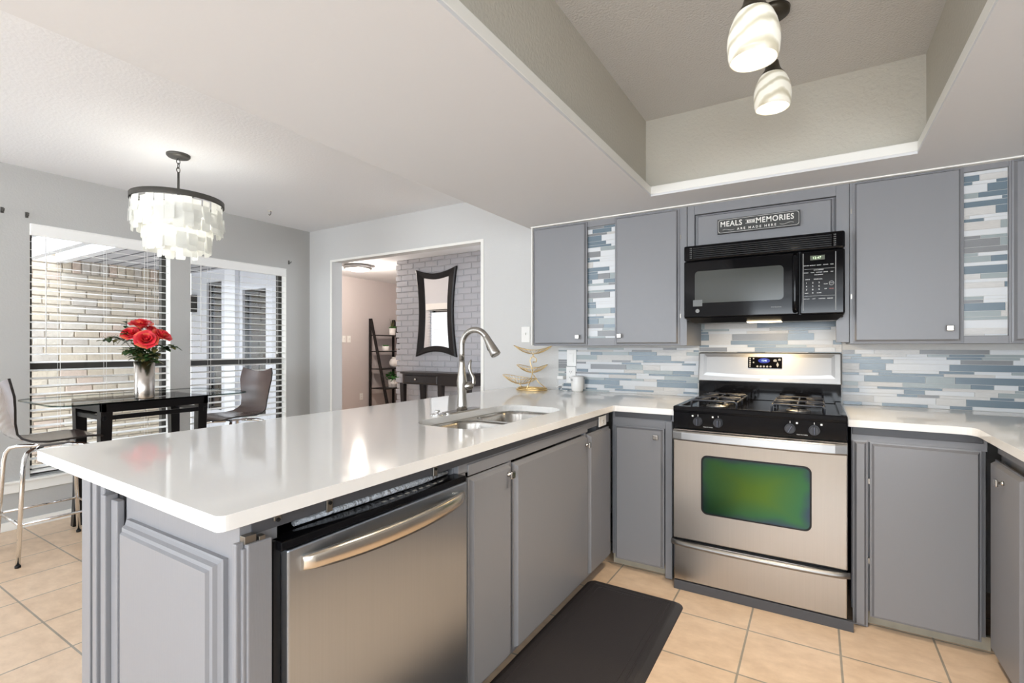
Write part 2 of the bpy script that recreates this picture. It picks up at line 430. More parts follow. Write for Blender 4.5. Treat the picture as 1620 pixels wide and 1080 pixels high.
def wallgrid(mb, T, u0, u1, z0, z1, th, holes, mi=0):
    us = sorted({u0, u1, *[h[0] for h in holes], *[h[1] for h in holes]}); zs = sorted({z0, z1, *[h[2] for h in holes], *[h[3] for h in holes]})
    us = [u for u in us if u0 <= u <= u1]; zs = [z for z in zs if z0 <= z <= z1]
    for a, b in zip(us, us[1:]):
        run = None
        for c, d in zip(zs, zs[1:]):
            mu, mz = (a+b)/2, (c+d)/2
            if any(h[0] < mu < h[1] and h[2] < mz < h[3] for h in holes):
                continue
            mb.slab(T, a, b, -th, 0, c, d, mi)

# ------------------------------------------------------------------ the room
YW = 3.45; XW = -4.74; XR = 1.25; YB = -3.2; CZ = 2.53; SZ = 2.10; CT = 0.935
struct('floor', MB().box(-1.72, XR+.1, YB-.1, YW+.06, -0.05, 0), 'kitchen_floor_tiles')
struct('floor_dining', MB().box(XW-.14, -1.72, YB-.1, YW+.06, -0.05, 0), 'dining_floor_tiles')
struct('floor_living', MB().box(-7.3, -1.5, YW+.06, 7.4, -0.05, 0), 'dining_floor_tiles')
struct('ceiling_dining', MB().box(XW-.14, -1.72, YB-.1, YW, CZ, CZ+.1), 'ceiling_paint')
struct('ceiling_living', MB().box(-7.3, -1.5, YW+.14, 7.4, CZ, CZ+.1), 'ceiling_paint')
# lowered kitchen ceiling with its raised tray
TX0, TX1, TY0, TY1 = -0.778, 0.374, -0.55, 2.73
mb = MB()
mb.plate([(-1.72, YB-.1), (XR+.1, YB-.1), (XR+.1, YW), (-1.72, YW)], [[(TX0-.04, TY0-.04), (TX1+.035, TY0-.04), (TX1+.035, TY1+.04), (TX0-.04, TY1+.04)]], SZ+.012, SZ+0.03)
mb.plate([(-1.72, YB-.1), (XR+.1, YB-.1), (XR+.1, YW), (-1.72, YW)], [[(TX0, TY0), (TX1, TY0), (TX1, TY1), (TX0, TY1)]], SZ, SZ+0.012)
mb.box(-1.72, -1.70, YB-.1, YW, SZ+.03, CZ)
struct('ceiling', mb, 'soffit_paint')
mb = MB()
a, b, c, d = TX0-.04, TX1+.035, TY0-.04, TY1+.04
mb.box(a-.03, a, c, d, SZ+.03, CZ+.01); mb.box(b, b+.03, c, d, SZ+.03, CZ+.01); mb.box(a-.03, b+.03, d, d+.03, SZ+.03, CZ+.01); mb.box(a-.03, b+.03, c-.03, c, SZ+.03, CZ+.01)
struct('wall_tray', mb, 'tray_paint')
struct('ceiling_tray', MB().box(a-.03, b+.03, c-.03, d+.03, CZ+.01, CZ+.08), 'tray_ceiling_paint')
mb = MB(); e = 0.038
mb.plate([(TX0-e, TY0-e), (TX1+e-.004, TY0-e), (TX1+e-.004, TY1+e), (TX0-e, TY1+e)], [[(TX0, TY0), (TX1, TY0), (TX1, TY1), (TX0, TY1)]], SZ+.012, SZ+.056)
struct('trim_1', mb, 'trim_white', bevel=0.004)

# back wall (stove wall + opening to the living room)
mb = MB(); wallgrid(mb, FY(YW), XW-.14, XR+.1, 0, CZ, 0.14, [(-4.38, -2.424, 0, 2.175)]); struct('wall_back', mb, 'wall_paint')
mb = MB(); wallgrid(mb, FXn(XR), YB, YW, 0, SZ, 0.1, []); struct('wall_right', mb, 'wall_paint')
W1 = (1.178, 2.077, 0.345, 2.145); W2 = (2.234, 3.169, 0.345, 2.09)
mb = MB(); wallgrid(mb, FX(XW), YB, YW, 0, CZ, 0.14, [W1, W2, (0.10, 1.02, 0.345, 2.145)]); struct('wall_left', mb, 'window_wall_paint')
mb = MB(); wallgrid(mb, lambda u, o, z: Vector((u, YB+o, z)), XW-.14, XR+.1, 0, CZ, 0.1, [(-4.4, -2.2, 0.6, 2.3), (-0.9, 1.1, 0.75, 2.05)]); struct('wall_rear', mb, 'wall_paint')
# corner bead round the opening
mb = MB(); T = FY(YW)
for u0, u1, z0, z1 in ((-4.392, -4.368, 0, 2.165), (-2.436, -2.408, 0, 2.165), (-4.392, -2.408, 2.165, 2.187)): mb.slab(T, u0, u1, 0, 0.006, z0, z1)
struct('trim_2', mb, 'trim_white')
# chair-rail sill below the dining windows and baseboards
mb = MB(); T = FX(XW); mb.slab(T, YB, 3.30, 0, 0.018, 0.255, 0.325); mb.slab(T, YB, 3.30, 0, 0.032, 0.322, 0.338)
struct('trim_3', mb, 'trim_white', bevel=0.004)
mb = MB(); mb.slab(T, YB, YW, 0, 0.014, 0, 0.06); struct('baseboard_left', mb, 'trim_white', bevel=0.003)
mb = MB(); mb.slab(FY(YW), XW, -4.40, 0, 0.014, 0, 0.06); struct('baseboard_back', mb, 'trim_white', bevel=0.003)

mb = MB(); mb.box(-1.690, XR, 3.02-.030, 3.02+.02, SZ-.007, SZ-.0005); mb.box(-1.690, -1.682, 3.0, YW, 1.28, SZ-.0005)
struct('trim_9', mb, 'trim_white')
# ---- mosaic
def mosaic(name, T, u0, u1, z0, z1, seed, big=1.0, phase=0.0):
    rnd = random.Random(seed); mb = MB()
    mb.slab(T, u0, u1, 0, 0.004, z0, z1, 0)
    hs = [0.013, 0.035, 0.022, 0.013, 0.012, 0.022, 0.034, 0.013, 0.013, 0.035, 0.022, 0.012, 0.022]
    g = 0.0022; z = z1-g; i = seed % 7; last = 0
    while z > z0+0.006:
        h = hs[i % len(hs)]*big; i += 1
        zb = max(z0+g, z-h)
        u = u0-rnd.random()*0.15
        while u < u1:
            L = rnd.choice([0.09, 0.14, 0.20, 0.20, 0.28])*(1.0 if h < 0.03 else 1.35)*big
            a, b2 = max(u, u0+g), min(u+L-g, u1-g)
            r = rnd.random()
            mi = 1 if r < 0.34 else 2 if r < 0.44 else 3 if r < 0.62 else 4 if r < 0.85 else 5 if r < 0.93 else 6
            if mi == last: mi = 1+(mi+2) % 6
            last = mi
            if b2-a > 0.004: mb.slab(T, a, b2, 0.003, 0.0075, zb, z, mi)
            u += L
        z = zb-g
    return struct(name, mb, ['grout']+TILE_M)
mosaic('trim_4', FY(YW), -1.70, -0.66, CT, 1.262, 3)
mosaic('trim_5', FY(YW), -0.66, 0.13, 0.9, 1.47, 11, 1.15)
mosaic('trim_6', FY(YW), 0.13, XR, CT, 1.252, 23)

# ---- windows of the dining wall
def window(n, y0, y1, z0, z1, zm):
    T = FX(XW-.10); mb = MB(); f = 0.035
    mb.slab(T, y0, y0+f, -.03, .02, z0, z1); mb.slab(T, y1-f, y1, -.03, .02, z0, z1)
    mb.slab(T, y0, y1, -.03, .02, z1-f, z1); mb.slab(T, y0, y1, -.03, .02, z0, z0+f); mb.slab(T, y0, y1, -.02, .025, zm-.026, zm+.024)
    pass
    o = struct('window_%d' % n, mb, 'bronze_frame', bevel=0.002)
    g = MB().slab(T, y0+f, y1-f, -.008, -.004, z0+f, z1-f); obj('window_glass', g, 'window_glass', o)
window(1, *W1[:2], *W1[2:], 1.125); window(2, *W2[:2], *W2[2:], 1.12); window(3, 0.10, 1.02, 0.345, 2.145, 1.125)
mb = MB()
for h in (W1, W2):
    for y in (h[0], h[1]): mb.box(XW-.075, XW-.002, y-.004, y+.004, h[2], h[3])
struct('trim_7', mb, 'trim_white')

def blind(y0, y1, z0, z1, zm, label, tassel=True):
    t = thing('window_blind', (XW-.03, (y0+y1)/2, z0), label, 'blind', 'white slatted blinds in the dining windows')
    T = FX(XW)
    obj('valance', MB().slab(T, y0+.004, y1-.004, -.015, 0.008, z1-.085, z1-.004).slab(T, y0+.004, y1-.004, -.018, .013, z1-.012, z1-.002), 'blind_white', t, bevel=0.004)
    mb = MB(); z = zm+.026+15*.0575+(.0575 if z1 > 2.12 else 0); k = 0
    while z > z0+.055:
        mb.loops([[T(y0+.008, -.058, z+.008), T(y1-.008, -.058, z+.008), T(y1-.008, -.058, z+.011), T(y0+.008, -.058, z+.011)],
                  [T(y0+.008, -.008, z+.0), T(y1-.008, -.008, z+.0), T(y1-.008, -.008, z+.003), T(y0+.008, -.008, z+.003)]], 0)
        z -= 0.0575; k += 1
    obj('slats', mb, 'blind_white', t)
    obj('bottom_rail', MB().slab(T, y0+.008, y1-.008, -.058, -.008, z0+.022, z0+.038), 'blind_white', t, bevel=0.003)
    mb = MB(); wd = y1-y0
    for q in (0.19, 0.50, 0.81):
        for o in (-.0595, -.0065): mb.tube([T(y0+wd*q, o, z0+.03), T(y0+wd*q, o, z1-.08)], 0.0011, 5)
    obj('ladder_cords', mb, 'blind_white', t)
    if tassel:
        mb = MB()
        for dy in (0, .016): mb.tube([T(y1-.12+dy, -.002, 1.20+dy*2), T(y1-.12+dy, -.002, z1-.08)], 0.001, 5); mb.lathe(T(y1-.12+dy, -.002, 1.165+dy*2), [(0.003, 0.04), (0.007, 0.01), (0.006, 0), (0.002, -.004)], 8)
        obj('pull_cord', mb, 'blind_white', t)
        mb = MB().tube([T(y0+.09, -.002, 1.22), T(y0+.09, -.002, z1-.08)], 0.0035, 6); obj('tilt_wand', mb, 'blind_white', t)
    return t
blind(*W1, 1.125, 'white slatted blind in the wide dining window behind the vase of roses')
blind(*W2, 1.12, 'white slatted blind in the dining window nearest the room corner')
blind(0.10, 1.02, 0.345, 2.145, 1.125, 'white slatted blind in the window at the left edge, mostly out of view')

def bracket(y, z, label):
    t = thing('curtain_rod_bracket', (XW, y, z), label, 'bracket', 'empty curtain rod brackets')
    T = FX(XW); mb = MB().slab(T, y-.008, y+.008, 0, .003, z-.02, z+.02); obj('back_plate', mb, 'fixture_grey', t)
    obj('arm', MB().tube([T(y, .003, z-.005), T(y, .035, z-.008), T(y, .042, z+.008)], 0.004, 8), 'fixture_grey', t)
bracket(1.041, 2.203, 'small dark bracket at the left edge of the photo'); bracket(1.165, 2.197, 'small dark bracket above the left corner of the wide window'); bracket(3.198, 2.16, 'small dark bracket above the right corner of the second window')
t = thing('ceiling_hook', (-4.306, 2.712, CZ), 'small white hook screwed into the dining ceiling near the corner', 'hook')
obj('plate', MB().cyl((-4.306, 2.712, CZ-.006), .022, .006), 'trim_white', t)
obj('hook', MB().tube([(-4.306+.022*math.sin(a)*.8, 2.712, CZ-.03-.022*math.cos(a)+.01) for a in [PI*.0+i*.35 for i in range(-3, 9)]], .003, 8), 'fixture_grey', t)

# ------------------------------------------------------------------ outside
mb = MB()
struct('floor_patio', MB().box(-7.5, XW-.14, -1.5, YW, -0.12, -0.06), 'concrete')
o = obj('mulch_bed', MB().box(-5.6, XW-.15, -1.0, 3.3, -0.06, 0.02), 'mulch'); tag(o, 'brown mulch bed on the ground outside the dining windows', 'mulch'); o['kind'] = 'stuff'
# brick wall, real courses
mb = MB(); rnd = random.Random(5)
mb.box(-7.5, -7.322, -1.0, YW, -0.1, 2.42, 6)
z = -0.1; row = 0
while z < 2.07:
    y = -1.0-(0.12 if row % 2 else 0)
    while y < YW:
        L = 0.235+rnd.uniform(-.01, .01)
        a, b2 = max(-1.0, y), min(YW-.005, y+L)
        if b2-a > .02: mb.box(-7.34, -7.30+rnd.uniform(-.006, .006), a, b2, z+rnd.uniform(-.002, .002), z+.080, rnd.choice([0, 0, 1, 1, 2, 2, 3, 4, 5]))
        y += L+.012
    z += .0925; row += 1
y = 2.10
while y < YW:
    mb.box(-7.34, -7.30+rnd.uniform(-.006, .006), y, min(y+.075, YW-.004), z, z+.20, rnd.choice([0, 1, 2, 3, 4])); y += .087
y0 = -1.0; z2 = z
while z2 < 2.38:
    y = y0-(0.12 if row % 2 else 0)
    while y < 2.08:
        L = 0.235; a, b2 = max(-1.0, y), min(2.09, y+L)
        if b2-a > .02: mb.box(-7.34, -7.30+rnd.uniform(-.006, .006), a, b2, z2, z2+.080, rnd.choice([0, 1, 2, 2, 5]))
        y += L+.012
    z2 += .0925; row += 1
struct('wall_patio', mb, ['brick_tone_a', 'brick_tone_b', 'brick_tone_c', 'brick_tone_d', 'brick_tone_e', 'brick_tone_f', 'brick_mortar'], bevel=0.006)
t = thing('patio_cover', (-6.1, 1.0, 2.3), 'white patio cover with rafters and grooved ceiling above the brick wall', 'patio cover')
mb = MB().box(-7.30, XW-.15, 2.12, YW-.01, 2.27, 2.30); obj('ceiling_boards', mb, 'patio_ceiling', t)
mb = MB()
for k in range(9):
    y = 2.2+k*.17; mb.add([(-7.3, y, 2.268), (-7.3, y+.008, 2.268), (-5.2, y-.9+.008, 2.268), (-5.2, y-.9, 2.268)], [(0, 1, 2, 3)])
mb2 = MB()
for k in range(8):
    y = 2.22+k*.16; mb2.box(-7.29, XW-.2, y, y+.007, 2.262, 2.271)
obj('grooves', mb2, 'groove_dark', t)
obj('edge_beam', MB().box(-7.29, XW-.16, 2.03, 2.12, 2.22, 2.36), 'patio_white', t, bevel=0.004)
for y in (1.72, 1.36, 0.80, 0.20): obj('rafter', MB().box(-7.29, XW-.16, y, y+.07, 2.19, 2.33), 'patio_white', t, bevel=0.004)
# house wall beyond the dining corner, with two screened windows
H1 = (-6.89, -6.53, 0.45, 2.12); H2 = (-6.05, -5.56, 0.45, 1.97)
mb = MB(); wallgrid(mb, FY(YW+.0), -7.3, XW-.14, -0.1, CZ+.1, 0.14, [H1, H2]); struct('wall_house', mb, 'siding_white')
for n, h in ((4, H1), (5, H2)):
    T = FY(YW+.05); mb = MB(); f = .03
    mb.slab(T, h[0], h[0]+f, -.02, .02, h[2], h[3]); mb.slab(T, h[1]-f, h[1], -.02, .02, h[2], h[3]); mb.slab(T, h[0], h[1], -.02, .02, h[3]-f, h[3]); mb.slab(T, h[0], h[1], -.02, .02, h[2], h[2]+f)
    o = struct('window_%d' % n, mb, 'bronze_frame'); obj('window_glass', MB().slab(T, h[0]+f, h[1]-f, -.006, 0, h[2]+f, h[3]-f), 'screen_glass', o)
mb = MB().box(-6.36, -6.12, YW-.055, YW-.002, -.05, 2.24); struct('trim_8', mb, 'patio_white', bevel=0.004)
t = thing('wall_lantern', (-7.18, YW-.05, 1.80), 'dark lantern on the white house wall outside, seen through the blind', 'lantern')
obj('housing', MB().box(-7.24, -7.13, YW-.10, YW-.002, 1.74, 1.97), 'bronze_frame', t, bevel=.004)
obj('lantern_glass', MB().box(-7.225, -7.145, YW-.106, YW-.098, 1.77, 1.92), 'screen_glass', t)

# ------------------------------------------------------------------ living room beyond the opening
mb = MB(); wallgrid(mb, FX(-7.15), YW+.14, 7.3, 0, CZ, .12, []); struct('wall_living_left', mb, 'living_wall_paint')
mb = MB(); wallgrid(mb, FY(7.2), -7.3, -1.5, 0, CZ, .1, []); struct('wall_living_far', mb, 'living_wall_paint')
mb = MB(); wallgrid(mb, FXn(-1.6), YW+.14, 7.3, 0, CZ, .1, [(4.1, 5.2, .7, 2.3)]); struct('wall_living_right', mb, 'living_wall_paint')
mb = MB(); rnd = random.Random(9)
YBK = 5.30
mb.box(-5.20, -1.7, YBK-.010, 7.15, 0, CZ, 1)
z = 0.0; row = 0
while z < CZ-.02:
    x = -5.262+(0.0 if row % 2 else 0.018); first = True; x0 = x
    L0 = 0.11 if row % 2 else 0.215
    while x < -2.3:
        L = L0 if first else 0.215
        mb.box(x, x+L, YBK-.018-rnd.uniform(0, .005), YBK+.01, z+.004, min(z+.074, CZ-.003), 0)
        if first: mb.box(x, -5.15, YBK-.017, 7.1, z+.004, min(z+.074, CZ-.003), 0)
        first = False; x += L+.012
    z += .0825; row += 1
struct('wall_chimney', mb, ['painted_brick', 'painted_mortar'], bevel=0.005)
# mirror with concave sides
t = thing('wall_mirror', (-4.48, 5.26, 1.13), 'tall mirror in a wide black frame with pinched sides hanging on painted brick', 'mirror')
def hourglass(w_, h_, cx, cz, y, pin, top, n=14):
    pts = []
    for i in range(n): k = i/n; pts.append((cx-w_+2*w_*k, y, cz-h_+top*math.sin(PI*k)))
    for i in range(n): k = i/n; pts.append((cx+w_-pin*math.sin(PI*k), y, cz-h_+2*h_*k))
    for i in range(n): k = i/n; pts.append((cx+w_-2*w_*k, y, cz+h_-top*math.sin(PI*k)))
    for i in range(n): k = i/n; pts.append((cx-w_+pin*math.sin(PI*k), y, cz+h_-2*h_*k))
    return pts
cx, cz = -4.478, 1.745
mb = MB().loops([hourglass(.362, .615, cx, cz, 5.278, .06, .075), hourglass(.362, .615, cx, cz, 5.245, .06, .075), hourglass(.345, .60, cx, cz, 5.235, .06, .075),
                 hourglass(.235, .50, cx, cz, 5.25, .03, .03), hourglass(.225, .49, cx, cz, 5.262, .03, .03), hourglass(.225, .49, cx, cz, 5.278, .03, .03)], 0, False, False, False, True)
obj('mirror_frame', mb, 'frame_black', t)
g = hourglass(.228, .493, cx, cz, 5.264, .03, .03); g2 = [(p[0], 5.27, p[2]) for p in g]
obj('mirror_glass', MB().loops([g, g2], 0), 'mirror_glass', t)
# console table: half-oval, one long drawer
t = thing('console_table', (-4.35, 5.10, 0), 'dark brown console table with rounded ends and one drawer against the brick', 'table')
def dshape(xa, xb, ya, yb, r, n=8):
    pts = [(xb, yb), (xa, yb)]
    for i in range(n+1): a = PI+PI/2*i/n; pts.append((xa+r+math.cos(a)*r, ya+r+math.sin(a)*r))
    for i in range(n+1): a = 3*PI/2+PI/2*i/n; pts.append((xb-r+math.cos(a)*r, ya+r+math.sin(a)*r))
    return pts
obj('tabletop', MB().plate(dshape(-4.93, -3.66, 4.93, 5.26, .16), [], .905, .93), 'console_wood', t, bevel=.004)
obj('apron', MB().plate(dshape(-4.90, -3.69, 4.96, 5.24, .14), [], .765, .905), 'console_wood', t)
d_ = obj('drawer', MB().door(FY(4.962), -4.78, -4.19, .775, .893, .02), 'console_wood', t)
obj('knob', MB().sphere((-4.555, 4.925, .835), .017), 'knob_nickel', d_)
for x, y in ((-4.86, 5.02), (-4.66, 5.2), (-4.16, 4.99), (-3.74, 5.02)):
    mb = MB(); rings = []
    for i in range(9):
        k = i/8; s_ = .034-.016*k; off = .05*k*k
        rings.append([(x+dx*s_+off, y+dy*s_, .775*(1-k)+.0) for dx, dy in ((-1, -1), (1, -1), (1, 1), (-1, 1))])
    obj('leg', mb.loops(rings, 0), 'console_wood', t)
# leaning ladder shelf
t = thing('ladder_shelf', (-6.9, 6.75, 0), 'black ladder shelf with four shelves standing by the living room wall', 'shelf')
for y in (6.46, 7.05):
    fr = obj('side_frame', MB().box(-7.12, -7.07, y-.014, y+.014, 0, 1.80).loops([[(-7.10, y-.014, 1.80), (-7.05, y-.014, 1.80), (-7.05, y+.014, 1.80), (-7.10, y+.014, 1.80)], [(-6.62, y-.014, 0), (-6.56, y-.014, 0), (-6.56, y+.014, 0), (-6.62, y+.014, 0)]][::-1]), 'frame_black', t, bevel=.003)
for zz in (1.49, 1.19, .86, .50):
    k = (1.8-zz)/1.8; xf = -7.05+.46*k
    obj('shelf', MB().box(-7.08, xf+.02, 6.475, 7.035, zz-.012, zz+.006), 'frame_black', t, bevel=.002)
def pot(name, x, y, z, r, h, label, kind, cat='plant'):
    t = thing(name, (x, y, z), label, cat)
    obj('pot', MB().lathe((x, y, z), [(r*.85, 0), (r*.9, .005), (r, h), (r*.9, h), (r*.88, h*.85), (.001, h*.85)], 20), 'pot_white', t)
    mb = MB(); rnd = random.Random(int(h*1000)+int(r*999))
    if kind == 'spike':
        for k in range(16):
            a = rnd.uniform(0, 6.28); l = rnd.uniform(.10, .22); sp = rnd.uniform(.1, .45)
            p0 = Vector((x+math.cos(a)*.012, y+math.sin(a)*.012, z+h)); p1 = p0+Vector((math.cos(a)*l*sp, math.sin(a)*l*sp, l))
            s_ = Vector((-math.sin(a), math.cos(a), 0))*.009
            mb.add([p0-s_, p0+s_, p1], [(0, 1, 2)], 1)
        for k in range(40):
            a = rnd.uniform(0, 6.28); rr = rnd.uniform(.0, .07); c = Vector((x+math.cos(a)*rr, y+math.sin(a)*rr, z+h+rnd.uniform(0, .035)))
            mb.sphere(c, .012, 6, 0, (1.3, 1.3, .7))
    elif kind == 'bush':
        for k in range(70):
            a = rnd.uniform(0, 6.28); rr = rnd.uniform(.0, r*1.9); c = Vector((x+math.cos(a)*rr, y+math.sin(a)*rr, z+h+rnd.uniform(-.04, .14)*(1.2-rr/r/3)))
            q = Euler((rnd.uniform(-1, 1), rnd.uniform(-1, 1), rnd.uniform(0, 6))).to_matrix()
            s_ = rnd.uniform(.022, .035); mb.add([c+q@Vector(v)*s_ for v in ((-1, 0, 0), (-.4, .7, .1), (.6, .5, .1), (1.2, 0, -.1), (.6, -.5, .1), (-.4, -.7, .1))], [(0, 1, 2, 3, 4, 5)], 0)
    else:
        for k in range(36):
            a = rnd.uniform(0, 6.28); rr = rnd.uniform(0, r*.85)
            mb.sphere((x+math.cos(a)*rr, y+math.sin(a)*rr, z+h+rnd.uniform(0, .015)), .013, 6)
    obj('foliage', mb, ['plant_green', 'plant_spike'], t, recalc=False)
pot('potted_plant', -6.93, 6.86, 1.496, .065, .13, 'spiky green plant in a white pot on the top ladder shelf', 'spike')
pot('potted_succulent', -6.92, 6.68, 1.196, .065, .09, 'small white bowl of low green succulent on the second ladder shelf', 'low')
pot('potted_ivy', -6.86, 6.80, .506, .085, .15, 'leafy green plant in a white pot on the lowest visible ladder shelf', 'bush')
t = obj('decorative_ball', MB().sphere((-6.88, 6.87, .866+.10), .10, 20).lathe((-6.88, 6.87, .866+.19), [(.05, 0), (.055, .02), (.045, .012)], 16), 'pot_white'); tag(t, 'round white ornament on the third ladder shelf beside the chimney', 'ornament')
t = thing('flush_ceiling_light', (-6.04, 5.25, CZ), 'round flush light glowing on the living room ceiling', 'light')
obj('rim', MB().lathe((-6.04, 5.25, CZ-.07), [(.20, .07), (.215, .03), (.205, .015), (.19, .012)], 40, caps=False), 'steel_plain', t)
obj('diffuser', MB().lathe((-6.04, 5.25, CZ-.085), [(.02, 0), (.12, .006), (.17, .018), (.19, .035), (.19, .08)], 40), 'lamp_disc', t)
def plate_thing(name, label, T, u, z, w_, h_, kind, cat, group=None):
    t = thing(name, T(u, 0, z-h_/2), label, cat, group)
    obj('cover_plate', MB().slab(T, u-w_/2, u+w_/2, 0, .006, z-h_/2, z+h_/2), 'plastic_white', t, bevel=.002)
    if kind == 'toggle': obj('toggle', MB().slab(T, u-.005, u+.005, .006, .018, z-.004, z+.016), 'plastic_white', t)
    elif kind == 'rocker': obj('rocker', MB().slab(T, u-.017, u+.017, .006, .010, z-.034, z+.034), 'plastic_white', t, bevel=.0015)
    else:
        for dz in ((-.022, .022) if kind == 'outlet' else (0,)):
            s_ = obj('socket', MB().slab(T, u-.016, u+.016, .006, .008, z+dz-.014, z+dz+.014), 'plastic_white', t, bevel=.001)
            obj('socket_slots', MB().slab(T, u-.008, u-.005, .0078, .0085, z+dz-.004, z+dz+.006).slab(T, u+.005, u+.008, .0078, .0085, z+dz-.004, z+dz+.006).slab(T, u-.002, u+.002, .0078, .0085, z+dz-.011, z+dz-.007), 'outlet_slot', s_)
    return t
plate_thing('light_switch', 'left one of two white switches on the living room wall', FX(-7.15), 5.90, 1.41, .075, .12, 'toggle', 'switch')
plate_thing('light_switch', 'right one of two white switches on the living room wall', FX(-7.15), 6.01, 1.41, .075, .12, 'toggle', 'switch')
plate_thing('wall_outlet', 'white outlet low on the living room wall left of the ladder shelf', FX(-7.15), 6.294, .354, .075, .12, 'outlet', 'outlet')
plate_thing('light_switch', 'white toggle switch on the wall left of the grey upper cabinets', FY(YW), -1.994, 1.367, .078, .125, 'toggle', 'switch')

# blinds of the house windows (seen in the mirror)
T2 = lambda u, o, z: Vector((u, YW+.14+o, z))
for h, lb in ((H2, 'white slatted blind of the living room window, seen in the mirror'), (H1, 'white slatted blind of the living room window nearer the left wall')):
    t = thing('living_room_blind', ((h[0]+h[1])/2, YW+.15, h[2]), lb, 'blind')
    obj('valance', MB().slab(T2, h[0]-.06, h[1]+.06, .0, .05, h[3]-.02, h[3]+.09), 'blind_white', t)
    mb = MB(); z = h[3]-.04
    while z > h[2]: mb.slab(T2, h[0]-.03, h[1]+.03, .0, .045, z, z+.003); z -= .05
    obj('slats', mb, 'blind_white', t)

# ------------------------------------------------------------------ countertops
def fillet(pts, rads, n=6):
    out = []
    k = len(pts)
    for i in range(k):
        p = Vector(pts[i]); a = Vector(pts[i-1]); b2 = Vector(pts[(i+1) % k]); r = rads[i]
        if r <= 0: out.append((p.x, p.y)); continue
        u = (a-p).normalized(); v = (b2-p).normalized()
        s0 = p+u*r; s1 = p+v*r
        for j in range(n+1):
            t_ = j/n; q = s0*(1-t_)**2+p*2*t_*(1-t_)+s1*t_*t_; out.append((q.x, q.y))
    return out
sinkhole = rrect(-1.515, -1.135, 1.585, 2.415, .12, 8)
outer = fillet([(-2.125, .545), (-.985, .515), (-.975, 2.68), (-.642, 2.68), (-.642, YW-.008), (-2.135, YW-.008)], [.015, .02, .02, 0, 0, 0])
o = obj('countertop', MB().plate(outer, [sinkhole], CT-.032, CT), 'quartz', bevel=.004, angle=.9)
tag(o, 'white quartz countertop covering the long peninsula and the corner left of the stove', 'countertop')
outer = fillet([(.126, 2.72), (.558, 2.72), (.558, .45), (XR-.002, .45), (XR-.002, YW-.008), (.126, YW-.008)], [0, .06, .02, 0, 0, 0])
o = obj('countertop', MB().plate(outer, [], CT-.032, CT), 'quartz', bevel=.004, angle=.9)
tag(o, 'white quartz countertop right of the stove turning along the right wall', 'countertop')

# sink
t = thing('kitchen_sink', (-1.33, 2.0, .70), 'stainless steel double bowl sink under the peninsula countertop', 'sink')
basA = rrect(-1.495, -1.155, 1.60, 1.985, .09, 7); basB = rrect(-1.495, -1.155, 2.02, 2.40, .09, 7)
obj('rim', MB().plate(rrect(-1.54, -1.11, 1.56, 2.44, .10, 7), [basA, basB], .893, .9025), 'sink_steel', t)
for bx in ((-1.495, -1.155, 1.60, 1.985), (-1.495, -1.155, 2.02, 2.40)):
    rings = []
    for ins, z in ((0, .895), (.004, .885), (.014, .74), (.03, .72), (.06, .712)):
        rings.append([(x, y, z) for x, y in rrect(bx[0]+ins, bx[1]-ins, bx[2]+ins, bx[3]-ins, max(.02, .09-ins), 7)])
    bw = obj('bowl', MB().loops(rings, 0, True, False, True), 'sink_steel', t)
    cxx, cyy = (bx[0]+bx[1])/2, (bx[2]+bx[3])/2
    obj('drain', MB().lathe((cxx, cyy, .7125), [(.045, 0), (.045, .004), (.035, .003), (.03, .001)], 24), 'chrome', bw)

# faucet
fx, fy = -1.557, 2.034
t = thing('kitchen_faucet', (fx, fy, CT), 'brushed nickel gooseneck faucet with side lever behind the sink', 'faucet')
obj('deck_plate', MB().plate(rrect(fx-.03, fx+.03, 1.89, 2.17, .029, 8), [], CT, CT+.007), 'nickel', t, bevel=.003)
obj('body', MB().lathe((fx, fy, CT), [(.0285, .005), (.0265, .03), (.0228, .08), (.0245, .11), (.0270, .14), (.0270, .155), (.0225, .19), (.0170, .225), (.0145, .25), (.0140, .262)], 32), 'nickel', t)
pts = [(fx, fy, CT+.262), (fx, fy, CT+.30)]
R_ = .083
for i in range(17):
    a = PI-PI*.84*i/16; pts.append((fx+R_+R_*math.cos(a), fy, CT+.335+R_*math.sin(a)))
obj('gooseneck', MB().tube(pts, [.0138]+[.0138+.0017*min(1, i/8) for i in range(len(pts)-1)], 16), 'nickel', t)
p = Vector(pts[-1]); d = (Vector(pts[-1])-Vector(pts[-2])).normalized()
hp = [p+d*k for k in (-.010, -.006, .02, .055, .085, .100, .102)]
hd = obj('spray_head', MB().tube(hp, [.0158, .0172, .0188, .0225, .0255, .0258, .021], 20), 'nickel', t)
obj('spray_button', MB().tube([p+d*.035+Vector((-.019, 0, -.008)), p+d*.065+Vector((-.024, 0, -.008))], .005, 8), 'black_satin', hd)
ld = Vector((.78, .62, 0)); F0 = Vector((fx, fy, CT))
def LV(k, z): return F0+ld*k+Vector((0, 0, z))
obj('lever_hub', MB().tube([LV(.010, .128), LV(.035, .130), LV(.052, .132), LV(.060, .132)], [.022, .022, .019, .011], 20), 'nickel', t)
obj('lever', MB().tube([LV(.046, .13), LV(.060, .145), LV(.060, .170), LV(.044, .200), LV(.038, .225), LV(.042, .25), LV(.048, .266)], [.010, .011, .009, .0085, .0095, .008, .003], 12), 'nickel', t)
t = thing('sink_strainer', (fx-.01, 1.86, CT), 'small chrome stopper lying beside the faucet plate', 'sink stopper')
obj('disc', MB().lathe((fx-.005, 1.845, CT), [(.034, 0), (.036, .004), (.030, .007), (.014, .009)], 24), 'chrome', t)
obj('knob', MB().lathe((fx-.005, 1.845, CT+.008), [(.006, 0), (.006, .006), (.014, .010), (.012, .016), (.002, .018)], 16), 'chrome', t)

